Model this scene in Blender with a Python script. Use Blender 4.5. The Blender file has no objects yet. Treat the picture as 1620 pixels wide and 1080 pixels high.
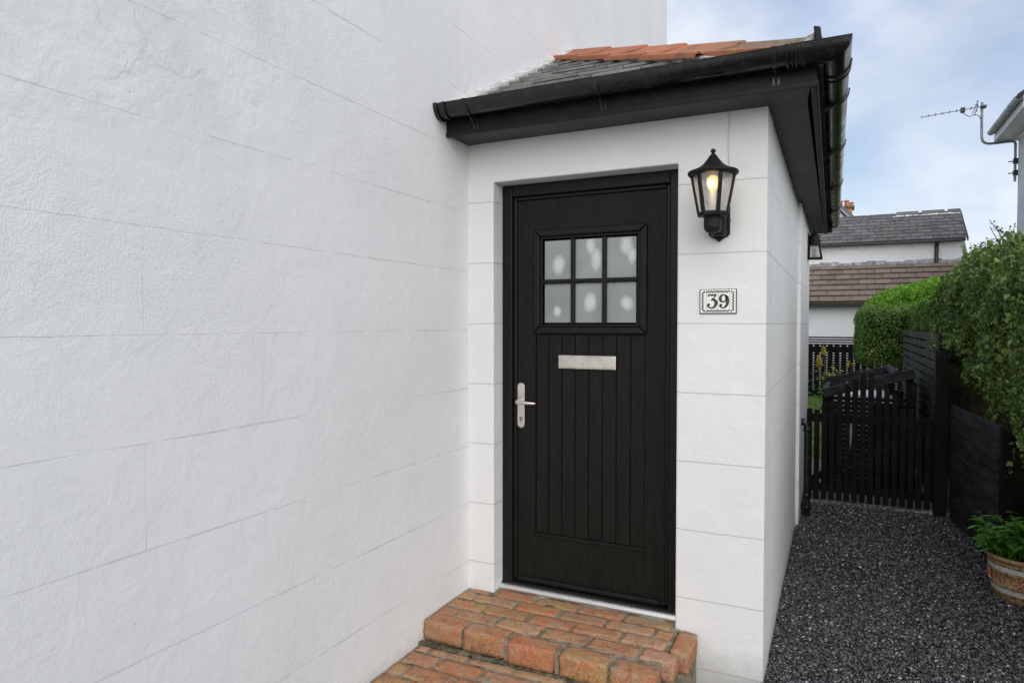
import bpy, math, random
import numpy as np
from mathutils import Vector, Matrix, noise as mnoise
random.seed(7); RNG = np.random.default_rng(11)
R = math.radians
sc = bpy.context.scene
C = sc.collection

# ------------------------------------------------------------------ camera
cam = bpy.data.cameras.new('camera'); co = bpy.data.objects.new('camera', cam); C.objects.link(co)
cam.sensor_width = 36; cam.lens = 1075/1620*36; cam.clip_start = .05; cam.clip_end = 800
co.location = (0, 0, 0); co.rotation_euler = (R(90-1.49), 0, math.atan(522/1075))
sc.camera = co
# ------------------------------------------------------------------ world and sun
SUN_EL, SUN_AZ = R(31), R(149)      # azimuth clockwise from +y (behind the camera, a little to its right)
w = bpy.data.worlds.new('World'); sc.world = w; w.use_nodes = True
nt = w.node_tree; nt.nodes.clear()
def N(t, ty, **k):
    n = t.nodes.new(ty)
    for a, b in k.items():
        if hasattr(n, a): setattr(n, a, b)
        else: n.inputs[a.replace('_', ' ')].default_value = b
    return n
def L(t, a, b): t.links.new(a, b)
wo = N(nt, 'ShaderNodeOutputWorld'); bg = N(nt, 'ShaderNodeBackground'); bg.inputs[1].default_value = .12
sky = N(nt, 'ShaderNodeTexSky', sky_type='NISHITA', sun_disc=False, sun_elevation=SUN_EL, sun_rotation=SUN_AZ, air_density=1.0, dust_density=.7, ozone_density=1.5)
tc = N(nt, 'ShaderNodeTexCoord'); mp = N(nt, 'ShaderNodeMapping'); mp.inputs['Scale'].default_value = (1.7, 1.7, 2.8)
mp.inputs['Location'].default_value = (1.3, .4, .2)
n1 = N(nt, 'ShaderNodeTexNoise'); n1.inputs['Scale'].default_value = 1.5; n1.inputs['Detail'].default_value = 6; n1.inputs['Roughness'].default_value = .44
n1.inputs['Distortion'].default_value = .3
rp = N(nt, 'ShaderNodeValToRGB'); rp.color_ramp.elements[0].position = .34; rp.color_ramp.elements[1].position = .68
rp.color_ramp.elements[0].color = (.22, .22, .22, 1); rp.color_ramp.elements[1].color = (.93, .93, .93, 1)
n2 = N(nt, 'ShaderNodeTexNoise'); n2.inputs['Scale'].default_value = 2.3; n2.inputs['Detail'].default_value = 5
rp2 = N(nt, 'ShaderNodeValToRGB'); rp2.color_ramp.elements[0].color = (4.6, 5.4, 7.0, 1); rp2.color_ramp.elements[1].color = (7.6, 7.9, 8.4, 1)
rp2.color_ramp.elements[0].position = .4; rp2.color_ramp.elements[1].position = .62
mx = N(nt, 'ShaderNodeMixRGB')
L(nt, tc.outputs['Generated'], mp.inputs[0]); L(nt, mp.outputs[0], n1.inputs[0]); L(nt, mp.outputs[0], n2.inputs[0])
L(nt, n1.outputs[0], rp.inputs[0]); L(nt, n2.outputs[0], rp2.inputs[0]); L(nt, rp.outputs[0], mx.inputs[0])
L(nt, sky.outputs[0], mx.inputs[1]); L(nt, rp2.outputs[0], mx.inputs[2]); L(nt, mx.outputs[0], bg.inputs[0]); L(nt, bg.outputs[0], wo.inputs[0])
sd = bpy.data.lights.new('sun', 'SUN'); sd.energy = 2.6; sd.angle = R(90); sd.color = (1, .955, .89)
so = bpy.data.objects.new('sun', sd); C.objects.link(so)
d = Vector((math.sin(SUN_AZ)*math.cos(SUN_EL), math.cos(SUN_AZ)*math.cos(SUN_EL), math.sin(SUN_EL)))
so.rotation_euler = d.to_track_quat('Z', 'Y').to_euler()
sc.view_settings.view_transform = 'Standard'; sc.view_settings.look = 'None'; sc.view_settings.exposure = .12; sc.view_settings.gamma = 1

# ------------------------------------------------------------------ material helpers
MATS = {}
class Mat:
    def __init__(s, name, col=(.5,.5,.5), rough=.6, metal=0, spec=.5):
        m = bpy.data.materials.new(name); m.use_nodes = True; s.m = m; s.t = m.node_tree
        s.b = s.t.nodes['Principled BSDF']; MATS[name] = m
        s.b.inputs['Base Color'].default_value = (*col, 1); s.b.inputs['Roughness'].default_value = rough
        s.b.inputs['Metallic'].default_value = metal; s.b.inputs['Specular IOR Level'].default_value = spec
        s.h = None; s._tc = None; s.col = None
    def co(s):
        if not s._tc: s._tc = N(s.t, 'ShaderNodeTexCoord')
        return s._tc.outputs['Object']
    def map(s, scale=(1,1,1), loc=(0,0,0), rot=(0,0,0), src=None):
        n = N(s.t, 'ShaderNodeMapping'); n.inputs['Scale'].default_value = scale; n.inputs['Location'].default_value = loc; n.inputs['Rotation'].default_value = rot
        L(s.t, src or s.co(), n.inputs[0]); return n.outputs[0]
    def noise(s, scale, detail=4, rough=.55, dist=0, src=None):
        n = N(s.t, 'ShaderNodeTexNoise'); n.inputs['Scale'].default_value = scale; n.inputs['Detail'].default_value = detail
        n.inputs['Roughness'].default_value = rough; n.inputs['Distortion'].default_value = dist
        L(s.t, src or s.co(), n.inputs['Vector']); return n.outputs[0]
    def voro(s, scale, feature='F1', src=None, out=0, rand=1):
        n = N(s.t, 'ShaderNodeTexVoronoi', feature=feature); n.inputs['Scale'].default_value = scale
        n.inputs['Randomness'].default_value = rand
        L(s.t, src or s.co(), n.inputs['Vector']); return n.outputs[out]
    def math(s, op, a, b=0, c=None):
        n = N(s.t, 'ShaderNodeMath', operation=op)
        for i, x in enumerate((a, b) if c is None else (a, b, c)):
            if isinstance(x, (int, float)): n.inputs[i].default_value = x
            else: L(s.t, x, n.inputs[i])
        return n.outputs[0]
    def ramp(s, fac, stops):
        n = N(s.t, 'ShaderNodeValToRGB'); e = n.color_ramp.elements
        while len(e) < len(stops): e.new(.5)
        for i, (p, c) in enumerate(stops):
            e[i].position = p; e[i].color = (*c, 1) if isinstance(c, tuple) else (c, c, c, 1)
        L(s.t, fac, n.inputs[0]); return n.outputs[0]
    def mix(s, fac, a, b, mode='MIX'):
        n = N(s.t, 'ShaderNodeMixRGB', blend_type=mode)
        for i, x in enumerate((fac, a, b)):
            if isinstance(x, (int, float)): n.inputs[i].default_value = x
            elif isinstance(x, tuple): n.inputs[i].default_value = (*x, 1)
            else: L(s.t, x, n.inputs[i])
        return n.outputs[0]
    def sep(s, src=None):
        n = N(s.t, 'ShaderNodeSeparateXYZ'); L(s.t, src or s.co(), n.inputs[0]); return n.outputs
    def comb(s, x=0, y=0, z=0):
        n = N(s.t, 'ShaderNodeCombineXYZ')
        for i, v in enumerate((x, y, z)):
            if isinstance(v, (int, float)): n.inputs[i].default_value = v
            else: L(s.t, v, n.inputs[i])
        return n.outputs[0]
    def attr(s, name):
        n = N(s.t, 'ShaderNodeAttribute', attribute_name=name); return n.outputs['Fac']
    def color(s, c): L(s.t, c, s.b.inputs['Base Color']); return s
    def roughn(s, c): L(s.t, c, s.b.inputs['Roughness']); return s
    def bump(s, h, strength=1, dist=1):
        n = N(s.t, 'ShaderNodeBump'); n.inputs['Strength'].default_value = strength; n.inputs['Distance'].default_value = dist
        L(s.t, h, n.inputs['Height']); L(s.t, n.outputs[0], s.b.inputs['Normal']); return s

def wall_mat(name, axis, roww, z0, bw, xph, rough_grain=1.0, patch=True, base=(.80, .80, .80), groove=1.0, vert=True):
    m = Mat(name, base, .55, 0, .35)
    X, Y, Z = m.sep()[:3]
    A = {'x': X, 'y': Y}[axis]
    wob = m.math('MULTIPLY', m.math('SUBTRACT', m.noise(5, 3), .5), .008)
    vec = m.comb(m.math('ADD', m.math('ADD', A, xph+bw*20), wob), m.math('ADD', m.math('ADD', Z, -z0+roww*20), wob), 0)
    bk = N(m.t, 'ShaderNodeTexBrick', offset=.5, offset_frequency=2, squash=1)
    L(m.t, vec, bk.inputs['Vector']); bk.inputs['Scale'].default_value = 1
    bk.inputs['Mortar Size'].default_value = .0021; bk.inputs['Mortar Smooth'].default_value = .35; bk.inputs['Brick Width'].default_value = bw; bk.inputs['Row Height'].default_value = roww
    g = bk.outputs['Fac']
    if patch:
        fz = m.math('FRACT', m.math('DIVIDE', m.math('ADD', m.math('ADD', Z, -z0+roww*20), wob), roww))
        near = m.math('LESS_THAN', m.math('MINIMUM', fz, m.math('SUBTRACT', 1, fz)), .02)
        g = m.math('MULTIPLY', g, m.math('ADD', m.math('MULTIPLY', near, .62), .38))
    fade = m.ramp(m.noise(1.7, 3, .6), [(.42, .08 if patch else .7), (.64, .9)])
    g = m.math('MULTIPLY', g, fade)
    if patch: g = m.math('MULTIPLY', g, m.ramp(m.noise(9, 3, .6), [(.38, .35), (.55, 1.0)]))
    grain = m.noise(170, 3, .6)
    gm = m.noise(1.1, 3, .5)
    gmask = m.ramp(gm, [(.38, .18), (.58, 1.0)])
    h = m.math('MULTIPLY', m.math('MULTIPLY', grain, gmask), .0016*rough_grain)
    h = m.math('ADD', h, m.math('MULTIPLY', m.noise(45, 4, .6), .0010*rough_grain))
    h = m.math('ADD', h, m.math('MULTIPLY', m.noise(7, 4, .55, .6), .0045))
    h = m.math('ADD', h, m.math('MULTIPLY', g, -.0036*groove))
    # small pits
    pit = m.ramp(m.voro(9), [(.02, 1.0), (.035, 0.0)])
    h = m.math('ADD', h, m.math('MULTIPLY', pit, -.0012))
    col = m.mix(m.ramp(m.noise(1.6, 5, .6), [(.35, 1.0), (.62, 0.0)]), base, tuple(c*.95 for c in base))
    if patch:
        # re-plastered, hair-cracked area high up near the camera
        dv = m.math('ADD', m.math('POWER', m.math('DIVIDE', m.math('ADD', Y, -1.25), .85), 2), m.math('POWER', m.math('DIVIDE', m.math('ADD', Z, -.88), .42), 2))
        area = m.ramp(dv, [(.35, 1.0), (1.0, 0.0)])
        wv = m.mix(.30, m.co(), N(m.t, 'ShaderNodeTexNoise').outputs[1]) if False else m.co()
        nz = N(m.t, 'ShaderNodeTexNoise'); nz.inputs['Scale'].default_value = 3; nz.inputs['Detail'].default_value = 4; L(m.t, m.co(), nz.inputs['Vector'])
        wv = m.mix(.22, m.co(), nz.outputs[1])
        ed = m.voro(2.9, 'DISTANCE_TO_EDGE', wv)
        crack = m.math('MULTIPLY', m.ramp(ed, [(.0, 1.0), (.014, 0.0)]), area)
        crack = m.math('MULTIPLY', crack, m.ramp(m.noise(2.6, 2), [(.46, 0.0), (.56, 1.0)]))
        plate = m.math('MULTIPLY', m.ramp(ed, [(.0, 0.0), (.05, 1.0)]), area)
        h = m.math('ADD', h, m.math('MULTIPLY', crack, -.0007)); h = m.math('ADD', h, m.math('MULTIPLY', m.math('MULTIPLY', m.noise(6, 6, .62, .3), area), .0075))
        stain = m.math('MULTIPLY', m.ramp(m.noise(4.2, 6, .65), [(.47, 0.0), (.68, 1.0)]), area)
        col = m.mix(m.math('MULTIPLY', stain, .35), col, (.60, .60, .55))
        col = m.mix(m.math('MULTIPLY', crack, .12), col, (.38, .38, .36))
    pores = m.ramp(m.noise(210, 4, .75), [(.36, 1.0), (.50, 0.0)])
    col = m.mix(m.math('MULTIPLY', m.math('MULTIPLY', pores, gmask), .15 if patch else .07), col, (.42, .42, .42))
    brush = m.ramp(m.noise(12, 5, .7, .3, m.map((1, 1, 3.2))), [(.38, 0.0), (.70, 1.0)])
    col = m.mix(m.math('MULTIPLY', brush, .055), col, (.55, .56, .56))
    scuff = m.ramp(m.noise(5.5, 7, .72, 1.5), [(.585, 0.0), (.60, 1.0), (.62, 0.0)])
    col = m.mix(m.math('MULTIPLY', scuff, .10), col, (.45, .45, .44))
    col = m.mix(m.math('MULTIPLY', g, .13 if patch else .28), col, (.25, .25, .25))  # shade inside the grooves, painted as darker lines in the base colour
    # splashed dirt close to the ground
    low = m.ramp(m.math('ADD', m.math('MULTIPLY', m.math('ADD', Z, 1.60), 3.2), m.math('MULTIPLY', m.noise(22, 5, .7), .5)), [(.35, 1.0), (.75, 0.0)])
    col = m.mix(m.math('MULTIPLY', low, .4), col, (.30, .28, .24))
    sp = m.ramp(m.voro(34), [(.055, 1.0), (.075, 0.0)]); sp = m.math('MULTIPLY', sp, m.ramp(m.noise(3.1, 2), [(.58, 0.0), (.66, 1.0)]))
    col = m.mix(m.math('MULTIPLY', sp, .35), col, (.3, .3, .29))
    m.color(col); m.bump(h, 1, 1); return m

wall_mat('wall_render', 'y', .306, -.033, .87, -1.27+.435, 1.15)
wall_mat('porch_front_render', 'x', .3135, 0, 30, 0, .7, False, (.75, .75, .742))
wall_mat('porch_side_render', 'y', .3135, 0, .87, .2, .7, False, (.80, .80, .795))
def plain(name, col, rough=.5, metal=0, ns=0, amp=0, bump=0, bs=60, spec=.5):
    m = Mat(name, col, rough, metal, spec)
    if ns: m.color(m.mix(m.ramp(m.noise(ns, 5, .6), [(.35, 0.0), (.65, 1.0)]), tuple(c*(1-amp) for c in col), tuple(min(1, c*(1+amp)) for c in col)))
    if bump: m.bump(m.math('MULTIPLY', m.noise(bs, 5, .6), bump))
    return m
# door foil with pressed wood grain
m = Mat('door_paint', (.016, .0158, .0135), .5, 0, .15)
gr = m.noise(4, 6, .65, 1.2, m.map((14, 1, 1.3)))
gr2 = m.math('SINE', m.math('MULTIPLY', gr, 70))
fine = m.noise(24, 3, .6, 0, m.map((22, 1, 1)))
m.color(m.mix(m.ramp(gr, [(.4, 0.0), (.6, 1.0)]), (.0075, .0074, .0060), (.012, .0117, .0098)))
m.bump(m.math('ADD', m.math('MULTIPLY', gr2, .00016), m.math('MULTIPLY', fine, .0006)), .8)
m.roughn(m.ramp(fine, [(.3, .36), (.7, .55)]))
plain('frame_paint', (.0075, .0073, .0065), .42, 0, 8, .2, .0003, 200, .22)
m = Mat('black_plastic', (.011, .0115, .0115), .3, 0, .42)
dust = m.ramp(m.noise(18, 6, .7), [(.5, 0.0), (.72, 1.0)])
m.color(m.mix(m.math('MULTIPLY', dust, .38), (.0085, .009, .009), (.055, .057, .055))); m.roughn(m.ramp(m.noise(9, 4), [(.35, .17), (.7, .36)]))
spk = m.ramp(m.voro(24), [(.04, 1.0), (.06, 0.0)]); 
m.bump(m.math('MULTIPLY', m.noise(14, 3), .0015))
m = Mat('soffit_board', (.03, .032, .032), .5, 0, .25)
m.color(m.mix(m.ramp(m.noise(6, 6, .7), [(.35, 0.0), (.7, 1.0)]), (.022, .024, .024), (.06, .063, .062))); m.bump(m.math('MULTIPLY', m.noise(12, 4), .002))
plain('fascia_board', (.009, .009, .009), .45, 0, 10, .4, .0006, 60, .2)
# brick
m = Mat('brick', (.35, .12, .05), .85, 0, .25)
t = m.attr('tint'); t2 = m.attr('tint2')
c = m.ramp(t, [(0, (.47, .20, .10)), (.3, (.60, .18, .085)), (.5, (.56, .24, .14)), (.72, (.66, .33, .24)), (1, (.44, .25, .12))])
c = m.mix(m.ramp(m.noise(26, 6, .7), [(.38, 0.0), (.66, 1.0)]), c, (.42, .25, .12))
lich = m.math('MULTIPLY', m.ramp(m.noise(5.2, 6, .75), [(.50, 0.0), (.60, 1.0)]), m.ramp(t2, [(.35, 0.1), (.9, 1.0)]))
c = m.mix(m.math('MULTIPLY', lich, .65), c, (.50, .36, .12))
dark = m.ramp(m.noise(9, 6, .75, .5), [(.53, 0.0), (.68, 1.0)])
c = m.mix(m.math('MULTIPLY', dark, .62), c, (.11, .08, .055))
pale = m.ramp(m.noise(105, 4, .75), [(.57, 0.0), (.64, 1.0)])
c = m.mix(m.math('MULTIPLY', pale, .7), c, (.62, .47, .37))
c = m.mix(m.math('MULTIPLY', m.ramp(m.noise(48, 6, .8, .4), [(.50, 0.0), (.62, 1.0)]), .55), c, (.21, .13, .075))
blk = m.ramp(m.voro(95), [(.18, 1.0), (.28, 0.0)]); blk = m.math('MULTIPLY', blk, m.ramp(m.noise(14, 3), [(.48, 0.0), (.6, 1.0)]))
c = m.mix(m.math('MULTIPLY', blk, .85), c, (.03, .025, .02))
c = m.mix(m.math('MULTIPLY', m.ramp(m.noise(190, 3, .7), [(.36, 1.0), (.5, 0.0)]), .55), c, (.12, .065, .04))
smear = m.math('MULTIPLY', m.ramp(m.noise(13, 7, .82, .8), [(.53, 0.0), (.60, 1.0)]), .72)
c = m.mix(smear, c, (.36, .31, .23))
m.color(c); h = m.math('ADD', m.math('MULTIPLY', m.noise(60, 6, .75), .008), m.math('MULTIPLY', blk, -.003)); m.bump(m.math('ADD', h, m.math('MULTIPLY', m.noise(260, 3, .7), .0018)), 1)
m = Mat('mortar', (.25, .22, .17), .95, 0, .15)
c = m.ramp(m.noise(20, 6, .7), [(.3, (.13, .12, .08)), (.5, (.28, .245, .175)), (.75, (.44, .40, .34))])
c = m.mix(m.ramp(m.noise(8, 6, .75), [(.5, 0.0), (.62, .8)]), c, (.065, .065, .04))
m.color(c); m.bump(m.math('MULTIPLY', m.noise(110, 6, .75), .006))
m = Mat('mossy_mortar', (.08, .075, .05), .95, 0, .1); m.color(m.mix(m.ramp(m.noise(25, 6, .75), [(.4, 0.0), (.65, 1.0)]), (.035, .04, .02), (.26, .23, .17))); m.bump(m.math('MULTIPLY', m.noise(110, 6, .75), .008))
# aluminium, steel
m = Mat('aluminium', (.86, .87, .88), .3, 1.0); m.bump(m.math('MULTIPLY', m.noise(60, 3), .0003))
m = Mat('brushed_steel', (.72, .70, .67), .34, 1.0); m.bump(m.math('MULTIPLY', m.noise(30, 3, .6, 0, m.map((1, 1, 40))), .00025)); m.color(m.mix(m.ramp(m.noise(9, 5, .7), [(.35, 0.0), (.7, 1.0)]), (.60, .54, .49), (.82, .78, .73)))
# frosted pane
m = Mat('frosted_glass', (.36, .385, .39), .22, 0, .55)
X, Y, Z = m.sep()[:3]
glare_spots = [(-1.315, .300, .036, .058), (-1.137, .395, .028, .058), (-1.112, .325, .032, .066), (-.955, .385, .040, .060), (-.932, .335, .026, .055), (-1.322, .065, .026, .032), (-1.145, .105, .038, .055), (-.955, .10, .040, .042)]  # soft bright reflections painted into the pane colour
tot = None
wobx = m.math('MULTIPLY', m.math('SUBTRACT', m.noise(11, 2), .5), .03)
for (a, b, ra, rb) in glare_spots:
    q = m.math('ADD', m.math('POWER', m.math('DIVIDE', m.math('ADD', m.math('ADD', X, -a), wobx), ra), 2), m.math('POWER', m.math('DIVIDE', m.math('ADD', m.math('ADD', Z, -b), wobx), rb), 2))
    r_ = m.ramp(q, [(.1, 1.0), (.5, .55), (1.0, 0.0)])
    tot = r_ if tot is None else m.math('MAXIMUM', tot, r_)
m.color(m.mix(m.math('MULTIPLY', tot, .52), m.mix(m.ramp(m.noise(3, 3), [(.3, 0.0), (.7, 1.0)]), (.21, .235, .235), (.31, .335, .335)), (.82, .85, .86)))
m.bump(m.math('MULTIPLY', m.noise(9, 2), .004))
# slates / terracotta
def slate(name, c0, c1, moss=.3):
    m = Mat(name, c0, .62, 0, .4)
    t = m.attr('tint')
    c = m.mix(t, c0, c1)
    c = m.mix(m.ramp(m.noise(14, 6, .7), [(.42, 0.0), (.75, .55)]), c, tuple(min(1, x*1.7) for x in c1))
    c = m.mix(m.ramp(m.voro(30), [(.04, .6), (.10, 0.0)]), c, (.4, .4, .36))
    c = m.mix(m.math('MULTIPLY', m.ramp(m.noise(3.5, 6, .7), [(.52, 0.0), (.66, 1.0)]), moss), c, (.20, .19, .10))
    m.color(c); m.bump(m.math('MULTIPLY', m.noise(26, 5, .6, 0, m.map((1, 3, 1))), .006)); return m
slate('slate', (.085, .088, .092), (.19, .19, .185), .5)
slate('slate_far', (.085, .082, .085), (.155, .145, .145), .3)
slate('brown_tile', (.15, .108, .083), (.24, .18, .145), .35)
m = Mat('terracotta', (.42, .145, .065), .78, 0, .3)
t = m.attr('tint')
c = m.mix(t, (.39, .135, .065), (.48, .185, .095))
c = m.mix(m.ramp(m.noise(7, 6, .7), [(.44, 0.0), (.66, .75)]), c, (.20, .105, .07))
mossm = m.math('MULTIPLY', m.ramp(m.noise(70, 6, .8), [(.34, 0.0), (.46, 1.0)]), m.attr('moss'))
c = m.mix(m.math('MULTIPLY', mossm, .85), c, (.20, .17, .12))
c = m.mix(m.math('MULTIPLY', m.math('MULTIPLY', m.ramp(m.voro(60), [(.12, 1.0), (.2, 0.0)]), m.attr('moss')), .8), c, (.46, .43, .35))
m.color(c); m.bump(m.math('ADD', m.math('MULTIPLY', m.noise(40, 5), .002), m.math('MULTIPLY', mossm, .006)))
# lantern
m = Mat('cast_iron_paint', (.014, .014, .014), .5, 0, .22)
chip = m.ramp(m.noise(120, 6, .75), [(.62, 0.0), (.68, 1.0)]); m.color(m.mix(m.math('MULTIPLY', chip, .5), (.010, .010, .010), (.17, .165, .155))); m.bump(m.math('MULTIPLY', m.noise(130, 5, .7), .0022))
m = Mat('lamp_glass', (.93, .95, .94), .12, 0, .5); m.b.inputs['Transmission Weight'].default_value = .55; m.b.inputs['IOR'].default_value = 1.15; m.b.inputs['Alpha'].default_value = .72
m.color(m.mix(m.ramp(m.noise(30, 5, .7, 1), [(.45, 0.0), (.68, .6)]), (.9, .93, .92), (.52, .53, .50))); m.bump(m.math('MULTIPLY', m.noise(28, 3, .6, 1.5, m.map((1, 1, .35))), .012))
m = Mat('bulb_glow', (1, .8, .3), .3); m.b.inputs['Emission Color'].default_value = (1, .62, .16, 1); m.b.inputs['Emission Strength'].default_value = .95
plain('candle_tube', (.62, .60, .53), .5)
m = Mat('tile_glaze', (.80, .81, .78), .12, 0, .5); m.bump(m.math('MULTIPLY', m.noise(40, 3), .0006))
plain('green_glaze', (.035, .045, .018), .2, 0, 60, .35)
plain('green_border_glaze', (.020, .028, .018), .2, 0, 60, .35)
# slates on the ground
m = Mat('gravel_bed', (.035, .035, .037), .8, 0, .3)
v = m.voro(75, 'F1', None, 1); 
c = m.mix(m.ramp(m.noise(50, 5, .7), [(.3, 0.0), (.7, 1.0)]), (.022, .022, .024), (.07, .07, .073)); m.color(c)
m.bump(m.math('MULTIPLY', m.voro(70), .012))
m = Mat('slate_chip', (.06, .06, .065), .5, 0, .5)
t = m.attr('tint')
c = m.ramp(t, [(0, (.036, .0365, .038)), (.55, (.088, .09, .092)), (.84, (.165, .167, .17)), (.935, (.22, .22, .225)), (.975, (.50, .50, .50)), (1, (.22, .14, .08))])
m.color(c); m.bump(m.math('MULTIPLY', m.noise(140, 4, .6), .002))
def leaf(name, stops, rough=.45, scale=3.0, spec=.4, trans=.22):
    m = Mat(name, (.06, .12, .03), rough, 0, spec)
    t = m.attr('tint'); cl = m.noise(scale, 4, .6)
    f = m.math('ADD', m.math('MULTIPLY', t, .7), m.math('MULTIPLY', m.math('SUBTRACT', cl, .35), .85))
    c = m.ramp(f, stops); m.color(c)
    tr = N(m.t, 'ShaderNodeBsdfTranslucent'); L(m.t, c, tr.inputs[0]); ms = N(m.t, 'ShaderNodeMixShader'); ms.inputs[0].default_value = trans
    out = m.t.nodes['Material Output']; L(m.t, m.b.outputs[0], ms.inputs[1]); L(m.t, tr.outputs[0], ms.inputs[2]); L(m.t, ms.outputs[0], out.inputs[0]); return m
leaf('ivy_leaf', [(0, (0.0374, 0.0714, 0.0204)), (.35, (0.085, 0.1564, 0.034)), (.65, (0.1564, 0.2635, 0.0544)), (.88, (0.289, 0.408, 0.0935)), (1, (0.442, 0.323, 0.119))])
leaf('privet_leaf', [(0, (0.0297, 0.06075, 0.0108)), (.35, (0.07425, 0.1485, 0.0216)), (.7, (0.1485, 0.27, 0.0378)), (1, (0.27, 0.3915, 0.06075))], scale=4)
leaf('bright_leaf', [(0, (0.08594, 0.2031, 0.01875)), (.5, (0.1875, 0.4219, 0.03125)), (1, (0.3438, 0.625, 0.0625))], scale=3, trans=.35)
leaf('pot_leaf', [(0, (.04, .12, .015)), (.5, (.09, .25, .028)), (1, (.18, .40, .06))], rough=.4, scale=9, trans=.3)
leaf('yellow_leaf', [(0, (.24, .22, .02)), (1, (.55, .46, .06))], trans=.3)
leaf('grass_blade', [(0, (.07, .13, .02)), (1, (.16, .25, .04))], trans=.3)
leaf('dead_leaf', [(0, (.09, .055, .022)), (.6, (.22, .13, .05)), (1, (.36, .20, .10))])
plain('pale_twig', (.20, .16, .11), .9)
plain('twig', (.055, .040, .026), .9, 0, 20, .4, .002, 90)
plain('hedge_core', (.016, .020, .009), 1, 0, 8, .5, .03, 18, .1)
plain('soil', (.03, .022, .015), .95, 0, 30, .5, .01, 60)
m = Mat('black_timber', (.010, .010, .011), .7, 0, .12)
gr = m.noise(5, 6, .7, .6, m.map((1, 1, 1)))
m.color(m.mix(m.ramp(gr, [(.4, 0.0), (.75, 1.0)]), (.004, .0042, .0046), (.014, .0143, .015))); m.bump(m.math('MULTIPLY', m.noise(40, 5, .7), .002))
m = Mat('grey_black_timber', (.03, .031, .033), .65, 0, .2)
m.color(m.mix(m.ramp(m.noise(7, 6, .75, .4, m.map((1, .35, 3))), [(.4, 0.0), (.72, 1.0)]), (.008, .0085, .009), (.05, .051, .052))); m.bump(m.math('MULTIPLY', m.noise(40, 5, .7), .002))
plain('pale_timber', (.42, .36, .26), .8, 0, 12, .3, .001)
plain('far_white', (.86, .86, .86), .7, 0, 1.2, .05, .01, 9)
m = Mat('rough_white', (.8, .8, .8), .8); m.color(m.mix(m.ramp(m.noise(2.5, 6, .7), [(.55, 0.0), (.75, .5)]), (.86, .86, .86), (.5, .5, .47))); m.bump(m.math('MULTIPLY', m.noise(16, 5, .7), .03))
plain('cream_render', (.62, .62, .62), .7, 0, 2, .06, .006, 14)
plain('lead_flashing', (.32, .34, .35), .6, 0, 7, .5, .02, 14)
plain('dark_trim', (.016, .016, .017), .4)
plain('white_pvc', (.62, .63, .64), .4, 0, 6, .12)
plain('grey_pvc', (.30, .31, .32), .45, 0, 6, .15)
plain('galvanised', (.26, .27, .28), .4, .6, 20, .3)
plain('orange_pot', (.46, .17, .075), .8, 0, 10, .35)
plain('lawn', (.12, .20, .035), .9, 0, 5, .3, .02, 50)
plain('concrete', (.25, .245, .23), .9, 0, 6, .3, .004, 60)
plain('box_white', (.62, .66, .70), .4); plain('box_blue', (.035, .08, .30), .4)
m = Mat('mossy_wall', (.12, .10, .05), .9); m.color(m.mix(m.ramp(m.noise(4, 6, .7), [(.35, 0.0), (.65, 1.0)]), (.05, .045, .022), (.17, .135, .05))); m.bump(m.math('MULTIPLY', m.noise(16, 6, .7), .02))
m = Mat('pot_glaze', (.35, .17, .06), .45, 0, .5)
c = m.mix(m.ramp(m.noise(28, 6, .75, 0, m.map((2.5, 2.5, .6))), [(.4, 0.0), (.62, 1.0)]), (.40, .25, .12), (.085, .045, .025)); m.color(c); m.bump(m.math('MULTIPLY', m.noise(50, 5, .7), .006))
m = Mat('pot_band', (.45, .46, .44), .5); m.color(m.mix(m.ramp(m.noise(26, 6, .75), [(.48, 0.0), (.68, .8)]), (.40, .41, .40), (.15, .11, .07))); m.bump(m.math('MULTIPLY', m.noise(50, 4), .003))
plain('cement', (.50, .495, .47), .95, 0, 18, .3, .008, 40)
plain('cable_white', (.60, .60, .60), .6)
plain('pot_rim', (.30, .20, .10), .5, 0, 20, .5, .003, 50)
plain('medallion', (.42, .17, .10), .5, 0, 40, .5, .003, 60)

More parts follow.
